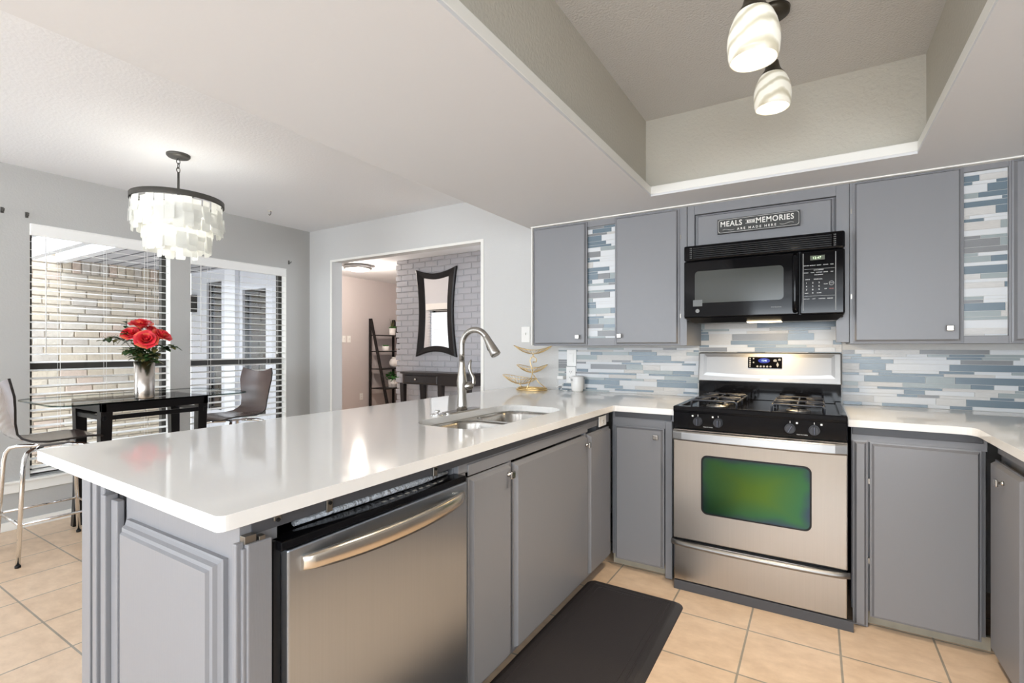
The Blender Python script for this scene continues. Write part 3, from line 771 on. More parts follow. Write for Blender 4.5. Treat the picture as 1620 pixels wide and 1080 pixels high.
# gold wire fruit stand
bx_, by_ = -1.865, 3.315
t = thing('fruit_stand', (bx_, by_, CT), 'gold wire three-tier fruit stand with leaf shaped baskets on the counter', 'fruit stand')
mb = MB(); mb.tube([(bx_+math.cos(a)*.125, by_+math.sin(a)*.085, CT+.006) for a in [i*2*PI/36 for i in range(36)]], .0055, 8, closed=True)
mb.tube([(bx_+math.cos(a)*.115, by_+math.sin(a)*.075, CT+.016) for a in [i*2*PI/36 for i in range(36)]], .004, 8, closed=True)
obj('base_ring', mb, 'gold', t)
mb = MB()
mb.tube([(bx_-.0, by_-.08, CT+.012), (bx_+.005, by_-.03, CT+.07), (bx_+.012, by_, CT+.14), (bx_-.005, by_, CT+.19), (bx_-.015, by_, CT+.225), (bx_-.004, by_, CT+.25), (bx_+.02, by_, CT+.258), (bx_+.042, by_, CT+.24), (bx_+.04, by_, CT+.218), (bx_+.012, by_, CT+.216)], .0035, 8)
mb.tube([(bx_+.11, by_+.04, CT+.012), (bx_+.05, by_+.02, CT+.06), (bx_+.014, by_, CT+.12)], .0035, 8)
mb.tube([(bx_-.08, by_, CT+.014), (bx_-.10, by_-.02, CT+.045)], .0035, 8)
mb.tube([(bx_+.012, by_, CT+.258), (bx_+.014, by_, CT+.28)], .0035, 8)
obj('stem', mb, 'gold', t)
def leaf_bowl(c, rx, ry, h, wave, head, phase, tilt=0):
    mb = MB(); c = Vector(c); n = 40
    Rm = Matrix.Rotation(head, 3, 'Z') @ Matrix.Rotation(tilt, 3, 'Y')
    def P(a, k):
        rr = k**.8
        return c+Rm@Vector((math.cos(a)*rx*rr, math.sin(a)*ry*rr, (h+wave*math.cos(2*a+phase))*k**1.7))
    mb.tube([P(2*PI*i/n, 1) for i in range(n)], .0022, 6, closed=True)
    for i in range(30):
        a = 2*PI*i/30; mb.tube([P(a, k) for k in (.16, .4, .65, .85, 1)], .0015, 5)
    mb.tube([P(2*PI*i/n, .16) for i in range(n)], .0022, 6, closed=True)
    return mb
obj('basket', leaf_bowl((bx_+.014, by_, CT+.278), .150, .115, .048, .018, .45, 0), 'gold', t)
obj('basket', leaf_bowl((bx_+.005, by_-.0, CT+.135), .120, .11, .048, .014, .2, 0), 'gold', t)
obj('basket', leaf_bowl((bx_-.10, by_-.02, CT+.045), .135, .11, .052, .006, .3, .3, .10), 'gold', t)

# outlets / switch stack over the counter corner
plate_thing('light_switch', 'white rocker switch on the mosaic above the outlet left of the stove', FY(YW-.008), -1.585, 1.183, .078, .125, 'rocker', 'switch')
plate_thing('wall_outlet', 'white outlet on the mosaic just below the rocker switch', FY(YW-.008), -1.590, 1.055, .078, .125, 'outlet', 'outlet')
t = thing('white_canister', (-1.515, 3.39, CT), 'white canister with a small dark mark standing on the counter under the outlet', 'canister')
cb = obj('canister_body', MB().lathe((-1.515, 3.39, CT), [(.036, 0), (.042, .006), (.046, .03), (.047, .105), (.044, .115), (.02, .117)], 28), 'plastic_white', t)
obj('mark', MB().box(-1.548, -1.536, 3.340, 3.346, CT+.082, CT+.094), 'print_grey', cb)
t = thing('phone_charger', (-1.66, 3.43, CT+.02), 'white charger with a looping white cable left of the canister', 'charger')
obj('charger_plug', MB().box(-1.685, -1.635, 3.39, 3.44, 1.02, 1.047), 'plastic_white', t, bevel=.003)
obj('cable', MB().tube([(-1.685, 3.41, 1.03), (-1.70, 3.40, 1.015), (-1.69, 3.40, .985), (-1.695, 3.39, .955), (-1.665, 3.39, .975), (-1.63, 3.39, .99), (-1.635, 3.39, .965), (-1.65, 3.38, .945), (-1.62, 3.37, .9395), (-1.59, 3.37, .9385)], .0022, 6), 'plastic_white', t)

# ------------------------------------------------------------------ base cabinets
def knob_at(T, u, o, z, parent):
    mb = MB(); c = T(u, o, z); n_ = T(u, o+1, z)-c
    mb.tube([c, c+n_*.006, c+n_*.008, c+n_*.018], [.009, .009, .0055, .0055], 12)
    k = obj('knob', mb, 'knob_nickel', parent)
    obj('knob_face', MB().slab(T, u-.014, u+.014, o+.017, o+.027, z-.014, z+.014), 'knob_nickel', k, bevel=.004, seg=3)
    return k
def hinge(T, u, o, z, parent): obj('hinge', MB().slab(T, u-.003, u+.003, o, o+.004, z-.012, z+.012), 'bracket_metal', parent)

PX = -1.02                                   # kitchen face of the peninsula frame
T = FX(PX); E = FY(.575)
t = thing('base_cabinet', (-1.4, 2.0, 0), 'grey painted peninsula base cabinet with end panel and three doors under the sink', 'cabinet')
mb = MB()
mb.box(-1.552, PX, .575, .66, 0, .90); mb.box(-1.70, -1.552, .612, .66, 0, .90)                       # end block
mb.box(-1.70, -1.62, .66, YW-.02, 0, .90)                  # back panel to the dining side
mb.box(-1.62, PX-.02, 1.31, 1.33, 0, .90)
mb.box(-1.62, -1.08, 1.33, YW-.02, 0.0, .06)
mb.box(-1.62, -1.05, 2.60, 2.66, .06, .90)
mb.slab(T, 1.312, 2.72, -.02, 0, .835, .903)               # upper rail
for a_, b_ in ((1.312, 1.352), (1.623, 1.648), (2.368, 2.388)): mb.slab(T, a_, b_, -.02, 0, .06, .84)
mb.slab(T, 1.312, 2.72, -.02, 0, .06, .09)
obj('body', mb, 'cabinet_grey', t, bevel=.0015)
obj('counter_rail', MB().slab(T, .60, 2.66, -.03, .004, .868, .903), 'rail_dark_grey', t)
obj('drawer_front', MB().slab(T, 1.36, 2.40, 0, .006, .822, .862), 'cabinet_grey', t, bevel=.003)
for (a_, b_, z1_) in ((1.356, 1.620, .818), (1.650, 2.366, .812), (2.390, 2.698, .812)):
    dr = obj('door', MB().door(T, a_, b_, .078, z1_, .024), 'cabinet_grey', t)
    if a_ < 1.5: knob_at(T, 1.588, .024, .782, dr)
    elif a_ < 2: knob_at(T, 2.335, .024, .768, dr)
for u, z in ((1.642, .60), (1.642, .24), (2.380, .60), (2.380, .28), (1.350, .52)): hinge(T, u, 0, z, t)
# end face: stepped corner post, dark grooved moulding and raised panel
obj('end_panel', MB().door(E, -1.525, -1.062, -.002, .818, .034, ((.004, .36), (.010, .5), (.014, .74), (.022, .80), (.026, 1.0))), 'cabinet_grey', t)
obj('moulding', MB().slab(E, -1.625, -1.600, 0, .030, 0, .872).slab(E, -1.598, -1.560, 0, .018, 0, .86).slab(E, -1.655, -1.628, 0, .022, 0, .895).slab(E, -1.684, -1.658, 0, .030, 0, .900), 'cabinet_grey', t, bevel=.003)
obj('dining_side_panel', MB().box(-1.755, -1.700, .545, YW-.02, 0, .902), 'cabinet_grey', t, bevel=.002)
mb = MB()
mb.slab(T, .560, .578, 0, .014, 0, .862).slab(T, .578, .632, 0, .026, 0, .858).slab(T, .570, .60, .0, .021, 0, .85)
obj('corner_post', mb, 'cabinet_grey', t, bevel=.003)
obj('post_clip', MB().box(-1.018, -1.000, .575, .60, .858, .874).box(-1.012, -.996, .604, .618, .858, .867), 'bracket_metal', t, bevel=.001)
plate_thing('cabinet_outlet', 'white outlet on the peninsula rail under the counter near the corner', FX(PX+.006), 2.60, .855, .105, .055, 'single', 'outlet')

# base unit left of the stove
T = FY(2.745)
t = thing('base_cabinet', (-.83, 3.0, 0), 'grey base cabinet in the corner left of the stove with one knobbed door', 'cabinet')
mb = MB(); mb.box(-1.015, -.660, 2.77, YW-.01, .06, .90); mb.slab(T, -1.00, -.655, -.025, 0, .86, .903); mb.slab(T, -1.0, -.70, -.025, 0, .815, .86)
obj('body', mb, 'cabinet_grey', t, bevel=.0015)
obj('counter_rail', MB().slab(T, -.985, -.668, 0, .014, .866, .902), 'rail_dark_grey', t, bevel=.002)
dr = obj('door', MB().door(T, -.985, -.708, .050, .818, .024), 'cabinet_grey', t); knob_at(T, -.745, .024, .772, dr)
obj('stile', MB().slab(T, -.700, -.662, -.02, .016, 0.005, .862), 'cabinet_grey', t, bevel=.004)
obj('toe_kick', MB().box(-1.015, -.70, 2.79, 2.81, 0, .062), 'toe_board', t)
# base unit right of the stove
t = thing('base_cabinet', (.36, 3.0, 0), 'grey base cabinet right of the stove with one wide plain door', 'cabinet')
mb = MB(); mb.box(.140, .60, 2.77, YW-.01, .06, .90); mb.slab(T, .138, .60, -.025, 0, .835, .903)
obj('body', mb, 'cabinet_grey', t, bevel=.0015)
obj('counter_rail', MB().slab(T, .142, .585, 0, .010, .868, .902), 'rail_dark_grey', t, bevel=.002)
obj('filler_post', MB().door(T, .144, .200, 0.002, .842, .022), 'cabinet_grey', t)
dr = obj('door', MB().door(T, .208, .580, .052, .838, .024), 'cabinet_grey', t)
for z in (.66, .30): hinge(T, .2045, 0, z, t)
obj('toe_kick', MB().box(.20, .62, 2.79, 2.81, 0, .056), 'toe_board', t)
# run along the right wall
T = FXn(.62)
t = thing('base_cabinet', (.95, 1.7, 0), 'grey base cabinet run along the right wall with knobbed door ajar at its edge', 'cabinet')
mb = MB(); mb.box(.645, XR-.005, .5, 2.76, .06, .90); mb.slab(T, .5, 2.70, -.025, 0, .84, .903); mb.slab(T, .5, 2.72, -.02, 0, .06, .09)
obj('body', mb, 'cabinet_grey', t, bevel=.0015)
obj('counter_rail', MB().slab(T, .5, 2.70, 0, .008, .868, .902), 'rail_dark_grey', t)
dr = obj('door', MB().door(T, 2.345, 2.700, .052, .815, .024), 'cabinet_grey', t); knob_at(T, 2.525, .024, .757, dr)
obj('door', MB().door(T, 1.92, 2.325, .052, .815, .024), 'cabinet_grey', t); obj('door', MB().door(T, 1.49, 1.90, .052, .815, .024), 'cabinet_grey', t)
obj('toe_kick', MB().box(.68, .70, .5, 2.78, 0, .06), 'rail_dark_grey', t)

# ------------------------------------------------------------------ dishwasher
t = thing('dishwasher', (-1.3, .98, 0), 'stainless steel dishwasher with bowed handle in the end of the peninsula', 'dishwasher')
T = FX(-1.00)
obj('tub', MB().box(-1.60, -1.03, .668, 1.298, .03, .835), 'black_satin', t)
obj('door_panel', MB().slab(T, .658, 1.306, -.012, .022, .06, .822), 'steel', t, bevel=.004)
cp = obj('control_strip', MB().slab(T, .645, 1.306, -.035, .018, .8225, .842), 'black_gloss', t, bevel=.003)
mb = MB()
for k in range(9): mb.box(-1.012, -1.004, .96+k*.030, .975+k*.030, .8418, .8424)
obj('button_marks', mb, 'print_grey', cp)
obj('side_gasket', MB().box(-1.06, -1.003, .640, .656, .03, .842), 'black_satin', t)
rings = []
for i in range(25):
    k = i/24; u = .690+.592*k; bow = math.sin(PI*k)**.7*.045; zc = .783-.0*k; hh = .024*(1-.30*abs(2*k-1)**4)
    o_ = .024+bow
    rings.append([T(u, o_-.004, zc-hh), T(u, o_+.004, zc-hh*.92), T(u, o_+.007, zc-hh*.6), T(u, o_+.0085, zc), T(u, o_+.007, zc+hh*.6), T(u, o_+.004, zc+hh*.92), T(u, o_-.004, zc+hh), T(u, o_-.006, zc)])
obj('handle', MB().loops(rings, 0, True), 'steel_bow', t)
obj('insulation_strip', MB().tube([(-1.05, .72, .848), (-1.045, .85, .852), (-1.04, 1.0, .854), (-1.04, 1.15, .853), (-1.045, 1.28, .850)], [.008, .013, .015, .016, .008], 10, flat=.7), 'insulation', t)
for y, hl in ((.655, .010), (.792, .03), (1.185, .03)):
    t = thing('mounting_bracket', (-1.014, y, .86), {.655: 'dark screw hole clip under the counter near the peninsula corner', .792: 'small metal bracket under the counter above the left of the dishwasher', 1.185: 'small metal bracket under the counter above the right of the dishwasher'}[y], 'bracket', None)
    obj('tab', MB().box(-1.016, -1.010, y-.009, y+.009, .893-hl, .893), 'bracket_metal', t, bevel=.002)
    obj('screw', MB().cyl((-1.011, y, .885), .0045, .004, 'x', 12), 'black_satin', t)

# ------------------------------------------------------------------ stove
SY = 2.655; X0, X1 = -.638, .121
T = FY(SY)
t = thing('gas_range', (-.26, 3.0, 0), 'stainless steel and black gas range with oven between grey cabinets', 'stove')
obj('body', MB().box(X0+.004, X1-.004, SY+.03, 3.34, .04, .925), 'black_satin', t)
# cooktop with raised lips
mb = MB(); mb.box(X0, X1, SY-.005, 3.30, .925, .945); mb.box(X0, X1, SY-.008, SY+.035, .932, .958); mb.box(X0, X0+.03, SY, 3.30, .94, .958); mb.box(X1-.03, X1, SY, 3.30, .94, .958)
obj('cooktop', mb, 'black_enamel', t, bevel=.005, seg=3)
cpn = obj('control_panel', MB().slab(T, X0, X1, -.03, .0, .842, .932), 'black_gloss', t, bevel=.004)
for u, r in ((-.515, 0), (-.418, 0), (-.103, .5), (-.006, 0)):
    z = .884
    kb = obj('burner_knob', MB().cyl(T(u, 0, z), .0225, -.012, 'y', 28).cyl(T(u, .012, z), .020, -.010, 'y', 28, r2=.018), 'knob_black', cpn)
    T3 = lambda a, b_, c_: T(u+a*math.cos(r)+b_*math.sin(r), .022+c_, z-a*math.sin(r)+b_*math.cos(r))
    obj('knob_grip', MB().box(-.0045, .0045, -.018, .018, 0, .010, 0, T3), 'knob_black', kb, bevel=.0015)
    obj('knob_pointer', MB().box(-.0012, .0012, -.016, .017, .010, .0106, 0, T3), 'knob_line', kb)
    obj('knob_tick', MB().slab(T, u-.001, u+.001, 0, .0008, z+.026, z+.035), 'print_white', kb)
mb = MB()
for u in (-.541, -.444, -.075, .022): mb.slab(T, u-.004, u+.004, 0, .0008, .907, .915)
for u in (-.466, -.054): mb.text('PUSH TO TURN', .0062, lambda x, y, d, u=u: T(u+x, .0006+d, .858+y), 0, .0002)
obj('panel_marks', mb, 'print_white', cpn)
# grates and burners
for gx0, gx1 in ((-.565, -.345), (-.185, .035)):
    g = obj('burner_grate', None or MB().box(0, 0.001, 0, .001, 0, .001), 'iron_grate', t)
    bpy.data.objects.remove(g)
    mb = MB(); ya, yb = 2.745, 3.20; z = .985; r = .0048
    def loop_(xa, xb, y0_, y1_):
        mb.tube([(xa, y0_, .948), (xa, y0_, z-.01), (xa+.01, y0_, z), (xb-.01, y0_, z), (xb, y0_, z-.01), (xb, y0_, .948)], r, 8)
        mb.tube([(xa, y1_, .948), (xa, y1_, z-.01), (xa+.01, y1_, z), (xb-.01, y1_, z), (xb, y1_, z-.01), (xb, y1_, .948)], r, 8)
        for x in (xa, xb): mb.tube([(x, y0_, z-.006), (x, y1_, z-.006)], r, 8)
        mx_, my_ = (xa+xb)/2, (y0_+y1_)/2
        for (ax, ay) in ((mx_, y0_), (mx_, y1_), (xa, my_), (xb, my_)):
            mb.tube([(ax, ay, z), (mx_+(ax-mx_)*.28, my_+(ay-my_)*.28, z+.002)], r*.9, 8)
        for (ax, ay) in ((xa, y0_), (xb, y0_), (xa, y1_), (xb, y1_)):
            mb.tube([(ax+(mx_-ax)*.12, ay+(my_-ay)*.12, z-.004), (mx_+(ax-mx_)*.34, my_+(ay-my_)*.34, z+.002)], r*.8, 8)
    loop_(gx0, gx1, ya, ya+.215); loop_(gx0, gx1, ya+.235, yb)
    g = obj('burner_grate', mb, 'iron_grate', t)
    for yy in (ya+.107, ya+.345):
        cxx = (gx0+gx1)/2
        bn = obj('burner', MB().lathe((cxx, yy, .945), [(.055, 0), (.052, .006), (.034, .008), (.034, .018)], 28), 'steel_plain', t)
        obj('burner_cap', MB().lathe((cxx, yy, .963), [(.036, 0), (.037, .004), (.033, .008), (.01, .009)], 28), 'black_satin', bn)
# backguard
B = FY(3.32)
obj('rear_panel', MB().slab(B, X0, X1, -.06, -.004, .94, 1.058), 'black_gloss', t)
bg = obj('backguard', MB().loops([[B(X0-.004, -.09, 1.052), B(X1+.004, -.09, 1.052), B(X1+.004, -.09, 1.232), B(X0-.004, -.09, 1.232)],
    [B(X0-.004, .012, 1.052), B(X1+.004, .012, 1.052), B(X1+.004, -.02, 1.232), B(X0-.004, -.02, 1.232)]]), 'steel_plain', t, bevel=.008, seg=3)
def BG(u, o, z):   # sloping front of the backguard
    return B(u, .012-.032*(z-1.052)/.18+o, z)
rings = []
def bgring(ins, o):
    pts = []
    xa, xb, za, zb = X0+.028+ins, X1-.028-ins, 1.088+ins, 1.222-ins
    n = 16
    for i in range(n+1): k = i/n; pts.append(BG(xa+(xb-xa)*k, o, za-.010*math.sin(PI*k)))
    for i in range(n+1): k = 1-i/n; pts.append(BG(xa+(xb-xa)*k, o, zb))
    return pts
obj('raised_face', MB().loops([bgring(0, .0), bgring(.008, .001), bgring(.018, .0022)], 0), 'steel_plain', bg)
dp = obj('display_panel', MB().box(-.352, -.170, .009, .0125, 1.139, 1.206, 0, lambda x, y, z: BG(x, y, z)), 'black_gloss', bg, bevel=.003)
obj('clock_display', MB().add([BG(-.265+math.cos(a)*.032, .0132, 1.184+math.sin(a)*.015) for a in [i*PI/12 for i in range(24)]], [list(range(24))]), 'display_blue', dp, recalc=False)
obj('clock_digits', MB().text('12:46', .013, lambda x, y, d: BG(-.265+x, .0135+d, 1.184+y), 0, .0002), 'display_digit', dp)
mb = MB()
for k in range(5): mb.cyl(BG(-.300+k*.0175, .0125, 1.149), .0058, -.001, 'y', 12)
for px_, pz_ in ((-.341, 1.196), (-.322, 1.196), (-.341, 1.184), (-.322, 1.173), (-.341, 1.172), (-.341, 1.161), (-.341, 1.150)): mb.cyl(BG(px_, .0125, pz_), .0045, -.001, 'y', 12)
mb.cyl(BG(-.206, .0125, 1.184), .0095, -.001, 'y', 16); mb.cyl(BG(-.183, .0125, 1.190), .0075, -.001, 'y', 16)
mb.add([BG(-.193, .0132, 1.176), BG(-.186, .0132, 1.160), BG(-.193, .0132, 1.145), BG(-.200, .0132, 1.160)], [(0, 1, 2, 3)])
obj('buttons', mb, 'print_grey', dp)
lg = obj('oval_badge', MB().add([BG(-.262+math.cos(a)*.024, .0016, 1.070+math.sin(a)*.006) for a in [i*PI/12 for i in range(24)]], [list(range(24))]), 'trim_white', bg, recalc=False)
# oven door
dw = obj('oven_door', MB().slab(T, X0, X1, -.028, .0, .268, .838), 'oven_steel', t, bevel=.004)
def rr_ring(xa, xb, za, zb, r, o, n=6):
    return [T(p[0], o, p[1]) for p in rrect(xa, xb, za, zb, r, n)]
obj('window_bezel', MB().loops([rr_ring(-.500, -.016, .413, .714, .03, .001), rr_ring(-.499, -.017, .414, .713, .03, .003), rr_ring(-.493, -.023, .420, .707, .025, .003), rr_ring(-.492, -.024, .421, .706, .025, .001)], 0, False, False, False, True), 'black_satin', dw)
obj('oven_window', MB().loops([rr_ring(-.493, -.023, .420, .707, .025, .0005), rr_ring(-.493, -.023, .420, .707, .025, .0015)], 0), 'oven_glass', dw)
hr = []
for i in range(17):
    k = i/16; u = X0+(X1-X0)*k; o_ = .016+.026*math.sin(PI*k)**.5; zt = .834
    hr.append([T(u, 0.0, zt-.052), T(u, o_, zt-.051), T(u, o_+.006, zt-.045), T(u, o_+.004, zt-.008), T(u, o_-.003, zt), T(u, 0.0, zt)])
obj('oven_handle', MB().loops(hr, 0, False), 'steel_plain', dw, bevel=.003)
dr = obj('storage_drawer', MB().slab(T, X0+.004, X1-.002, -.028, -.002, .050, .252), 'oven_steel', t, bevel=.003)
rings = []
for i in range(25):
    k = i/24; u = X0-.010+(X1-X0+.02)*k; bow = .034*math.sin(PI*k)**.4
    rings.append([T(u, -.004+bow+.020*math.cos(a)*.8, .246+.013*math.sin(a)) for a in [j*PI/6 for j in range(12)]])
obj('drawer_handle', MB().loops(rings, 0, True), 'steel_plain', dr)
o = obj('kick_board', MB().slab(FY(SY+.004), X0+.004, X1+.022, -.012, .006, 0, .046), 'rail_dark_grey', t, bevel=.001)

# ------------------------------------------------------------------ microwave
MY = 2.915
T = FY(MY); X0, X1 = -.640, .122
t = thing('microwave_oven', (-.26, 3.1, 1.40), 'black over-the-range microwave with a glowing lamp above the stove', 'microwave')
obj('case', MB().box(X0+.006, X1-.006, MY+.03, 3.33, 1.415, 1.835), 'black_satin', t, bevel=.003)
mb = MB(); mb.slab(T, X0, X1, -.03, .012, 1.752, 1.838)
vg = obj('vent_grille', mb, 'black_gloss', t, bevel=.010, seg=3)
mb = MB()
for k in range(6): mb.slab(T, X0+.05, X1-.055, .010, .017, 1.765+k*.0105, 1.7705+k*.0105)
obj('louvres', mb, 'black_satin', vg, bevel=.001)
mb = MB()
for k in range(6):
    for u in (X0+.034, X0+.040, X1-.046, X1-.040): mb.slab(T, u, u+.002, .0118, .0125, 1.766+k*.0105, 1.771+k*.0105)
obj('grille_marks', mb, 'print_grey', vg)
md = obj('door', MB().slab(T, X0, -.072, -.03, .010, 1.430, 1.750), 'black_gloss', t, bevel=.008, seg=3)
obj('door_window', MB().loops([rr_ring(-.580, -.142, 1.512, 1.690, .02, .0095), rr_ring(-.580, -.142, 1.512, 1.690, .02, .0115)], 0), 'microwave_window', md)
mb = MB().tube([T(-.090, .006, 1.450), T(-.090, .028, 1.462), T(-.090, .034, 1.50), T(-.090, .034, 1.68), T(-.090, .028, 1.722), T(-.090, .006, 1.735)], .0125, 14)
obj('handle', mb, 'black_gloss', md)
badge = obj('round_badge', MB().cyl(T(-.566, .010, 1.468), .011, -.0015, 'y', 24), 'print_grey', md)
obj('badge_ring', MB().tube([T(-.566+.0095*math.cos(a), .0118, 1.468+.0095*math.sin(a)) for a in [i*PI/12 for i in range(24)]], .0006, 5, closed=True).text('GE', .009, lambda x, y, d: T(-.566+x, .0118+d, 1.468+y), 0, .0003), 'outlet_slot', badge)
obj('rating_label', MB().slab(T, -.590, -.540, .0117, .0120, 1.494, 1.530), 'rating_grey', md)
obj('door_lettering', MB().text('SPACEMAKER', .008, lambda x, y, d: T(-.175+x, .0102+d, 1.474+y), 0, .0003), 'print_grey', md)
cp = obj('control_panel', MB().slab(T, -.068, X1, -.03, .010, 1.430, 1.750), 'black_gloss', t, bevel=.008, seg=3)
obj('panel_frame', MB().slab(T, -.056, -.053, .0098, .0108, 1.448, 1.738).slab(T, .082, .085, .0098, .0108, 1.448, 1.738), 'print_grey', cp)
dsp = obj('display', MB().slab(T, -.024, .038, .0098, .0108, 1.702, 1.725), 'display_green', cp)
obj('display_digits', MB().text('12:47', .017, lambda x, y, d: T(.004+x, .0110+d, 1.7125+y), 0, .0002), 'display_lit', dsp)
mb = MB()
def lbl(s, u, z, sz=.0058): mb.text(s, sz, lambda x, y, d: T(u+x, .0102+d, z+y), 0, .0002, bold=.0001)
for u, s in ((-.042, 'POPCORN'), (-.014, 'BEVERAGE'), (.014, 'REHEAT'), (.042, 'POTATO'), (.068, 'PIZZA')): lbl(s, u, 1.676, .0052)
lbl('AUTO DEFROST', .012, 1.652); lbl('TIME DEFROST', .012, 1.628)
for u, s in ((-.042, 'SNACKS'), (-.014, 'COOK'), (.014, 'VEGETABLE'), (.042, 'DINNER'), (.068, 'HELP')): lbl(s, u, 1.640, .0052)
lbl('ADD 30', -.036, 1.606); lbl('POWER LEVEL', .010, 1.606)
n_ = 1
for r_ in range(3):
    for c_ in range(3): lbl(str(n_), -.040+.027*c_, 1.588-.017*r_, .011); n_ += 1
lbl('TIMER', -.040, 1.537); lbl('0', -.013, 1.537, .011); lbl('CLOCK', .014, 1.537)
lbl('CLEAR', .042, 1.58); lbl('OFF', .042, 1.556)
for u, s in ((-.040, 'VENT FAN'), (-.008, 'LIGHT'), (.026, 'TURNTABLE'), (.060, 'REMINDER')): lbl(s, u, 1.508, .0052)
mb.slab(T, -.05, .08, .010, .0104, 1.6575, 1.6582); mb.slab(T, -.05, .08, .010, .0104, 1.522, 1.5227)
obj('keypad_lettering', mb, 'print_white', cp)
mb = MB().tube([T(.066+.010*math.cos(a), .0108, 1.583+.010*math.sin(a)) for a in [i*PI/12 for i in range(24)]], .0006, 5, closed=True)
mb.text('START', .0055, lambda x, y, d: T(.066+x, .0102+d, 1.583+y), 0, .0002); obj('start_mark', mb, 'print_white', cp)
obj('pause_mark', MB().text('PAUSE', .0065, lambda x, y, d: T(.066+x, .0102+d, 1.556+y), 0, .0002), 'print_red', cp)
mb = MB().loops([[T(X0+.0, .008, 1.430), T(X1, .008, 1.430), T(X1, -.03, 1.430), T(X0, -.03, 1.430)], [T(X0+.05, -.05, 1.402), T(X1-.03, -.05, 1.402), T(X1-.03, -.20, 1.402), T(X0+.05, -.20, 1.402)]])
un = obj('underside', mb, 'black_satin', t)
obj('lamp_lens', MB().box(-.320, -.155, 2.955, 3.03, 1.3995, 1.4045), 'lamp_lens', un, bevel=.002)

# ------------------------------------------------------------------ upper cabinets
UY = 3.02; T = FY(UY); ZB, ZT = 1.275, SZ-.002
t = thing('upper_cabinet', (-1.15, 3.2, ZB), 'grey upper cabinet left of the microwave, two doors flanking a strip of mosaic', 'cabinet')
mb = MB(); mb.box(-1.680, -.648, UY+.025, YW-.006, ZB, ZT)
mb.slab(T, -1.680, -1.285, -.025, 0, ZB, ZT); mb.slab(T, -1.09, -.648, -.025, 0, ZB, ZT); mb.slab(T, -1.285, -1.09, -.025, 0, ZB, ZB+.048); mb.slab(T, -1.285, -1.09, -.025, 0, ZT-.045, ZT)
obj('body', mb, 'cabinet_grey', t, bevel=.0015)
d1 = obj('door', MB().door(T, -1.672, -1.278, ZB+.006, ZT-.012, .024), 'cabinet_grey', t); knob_at(T, -1.333, .024, 1.333, d1)
d2 = obj('door', MB().door(T, -1.082, -.690, ZB+.006, ZT-.012, .024), 'cabinet_grey', t); knob_at(T, -1.048, .024, 1.337, d2)
hinge(T, -.684, 0, 1.45, t); hinge(T, -.684, 0, 1.92, t)
def mosaic_part(T, u0, u1, z0, z1, seed, parent):
    rnd = random.Random(seed); mb = MB(); mb.slab(T, u0, u1, 0, .004, z0, z1, 0)
    hs = [.013, .026, .013, .035, .022, .013, .024, .035, .013, .013, .035, .024, .013, .035, .024]
    z = z1-.002; i = 0; last = 0
    while z > z0+.004:
        zb = max(z0+.002, z-hs[i % len(hs)]); i += 1; u = u0-rnd.random()*.12
        while u < u1:
            L = rnd.choice([.08, .13, .19, .24]); a_, b_ = max(u, u0+.002), min(u+L-.002, u1-.002)
            mi = rnd.choice([1, 1, 1, 2, 3, 3, 4, 4, 5, 6])
            if mi == last: mi = 1 if mi != 1 else 4
            last = mi
            if b_-a_ > .004: mb.slab(T, a_, b_, .003, .007, zb, z, mi)
            u += L
        z = zb-.0022
    return obj('mosaic_panel', mb, ['grout']+TILE_M, parent)
mosaic_part(FY(UY+.02), -1.284, -1.091, ZB+.048, ZT-.045, 5, t)
t = thing('upper_cabinet', (-.26, 3.2, 1.84), 'short grey cabinet above the microwave with one recessed wide panel', 'cabinet')
mb = MB(); mb.box(-.645, .145, UY+.03, YW-.006, 1.845, ZT)
mb.slab(T, -.645, -.605, -.03, 0, 1.84, ZT); mb.slab(T, .088, .144, -.03, 0, 1.29, ZT); mb.slab(T, -.605, .088, -.03, 0, 2.04, ZT)
mb.box(.125, .146, UY+.03, YW-.006, 1.29, 1.845)
obj('body', mb, 'cabinet_grey', t, bevel=.0015)
obj('panel', MB().door(FY(UY+.012), -.596, .078, 1.80, 2.034, .022), 'cabinet_grey', t)
sg = thing('wall_sign', (-.27, 2.99, 1.90), 'small dark sign reading MEALS AND MEMORIES ARE MADE HERE above the microwave', 'sign')
Ts = FY(2.996)
bd = obj('board', MB().slab(Ts, -.474, -.070, 0, .012, 1.903, 1.985), 'sign_black', sg, bevel=.001)
def bordr(ins, o): return [Ts(p[0], o, p[1]) for p in rrect(-.474+ins, -.070-ins, 1.903+ins, 1.985-ins, .013, 6)]
obj('border_line', MB().loops([bordr(.0045, .0118), bordr(.0045, .0126), bordr(.0058, .0126), bordr(.0058, .0118)], 0, False, False, False, True), 'sign_white', bd)
mb = MB()
mb.text('MEALS', .036, lambda x, y, d: Ts(-.4025+x, .0122+d, 1.954+y*1.15), 0, .0004, bold=.0006, spacing=1.12)
mb.text('MEMORIES', .036, lambda x, y, d: Ts(-.188+x, .0122+d, 1.954+y*1.15), 0, .0004, bold=.0006, spacing=1.10)
mb.text('ARE MADE HERE', .0175, lambda x, y, d: Ts(-.276+x, .0122+d, 1.921+y), 0, .0004, bold=.0003, spacing=1.6)
for (ua, ub, sgn) in ((-.446, -.386, 1), (-.164, -.098, -1)):
    mb.tube([Ts(ua+(ub-ua)*k, .0125, 1.9225+.0035*math.sin(k*2*PI)*sgn) for k in [i/14 for i in range(15)]], .0008, 5)
obj('lettering', mb, 'sign_white', bd)
mb = MB().box(-.322, -.284, .0122, .0128, 1.949, 1.962, 0, lambda x, y, z: Ts(x, y, z)).slab(Ts, -.330, -.276, .0122, .0126, 1.9455, 1.947).slab(Ts, -.330, -.276, .0122, .0126, 1.964, 1.9655)
rb = obj('ribbon', mb, 'sign_white', bd)
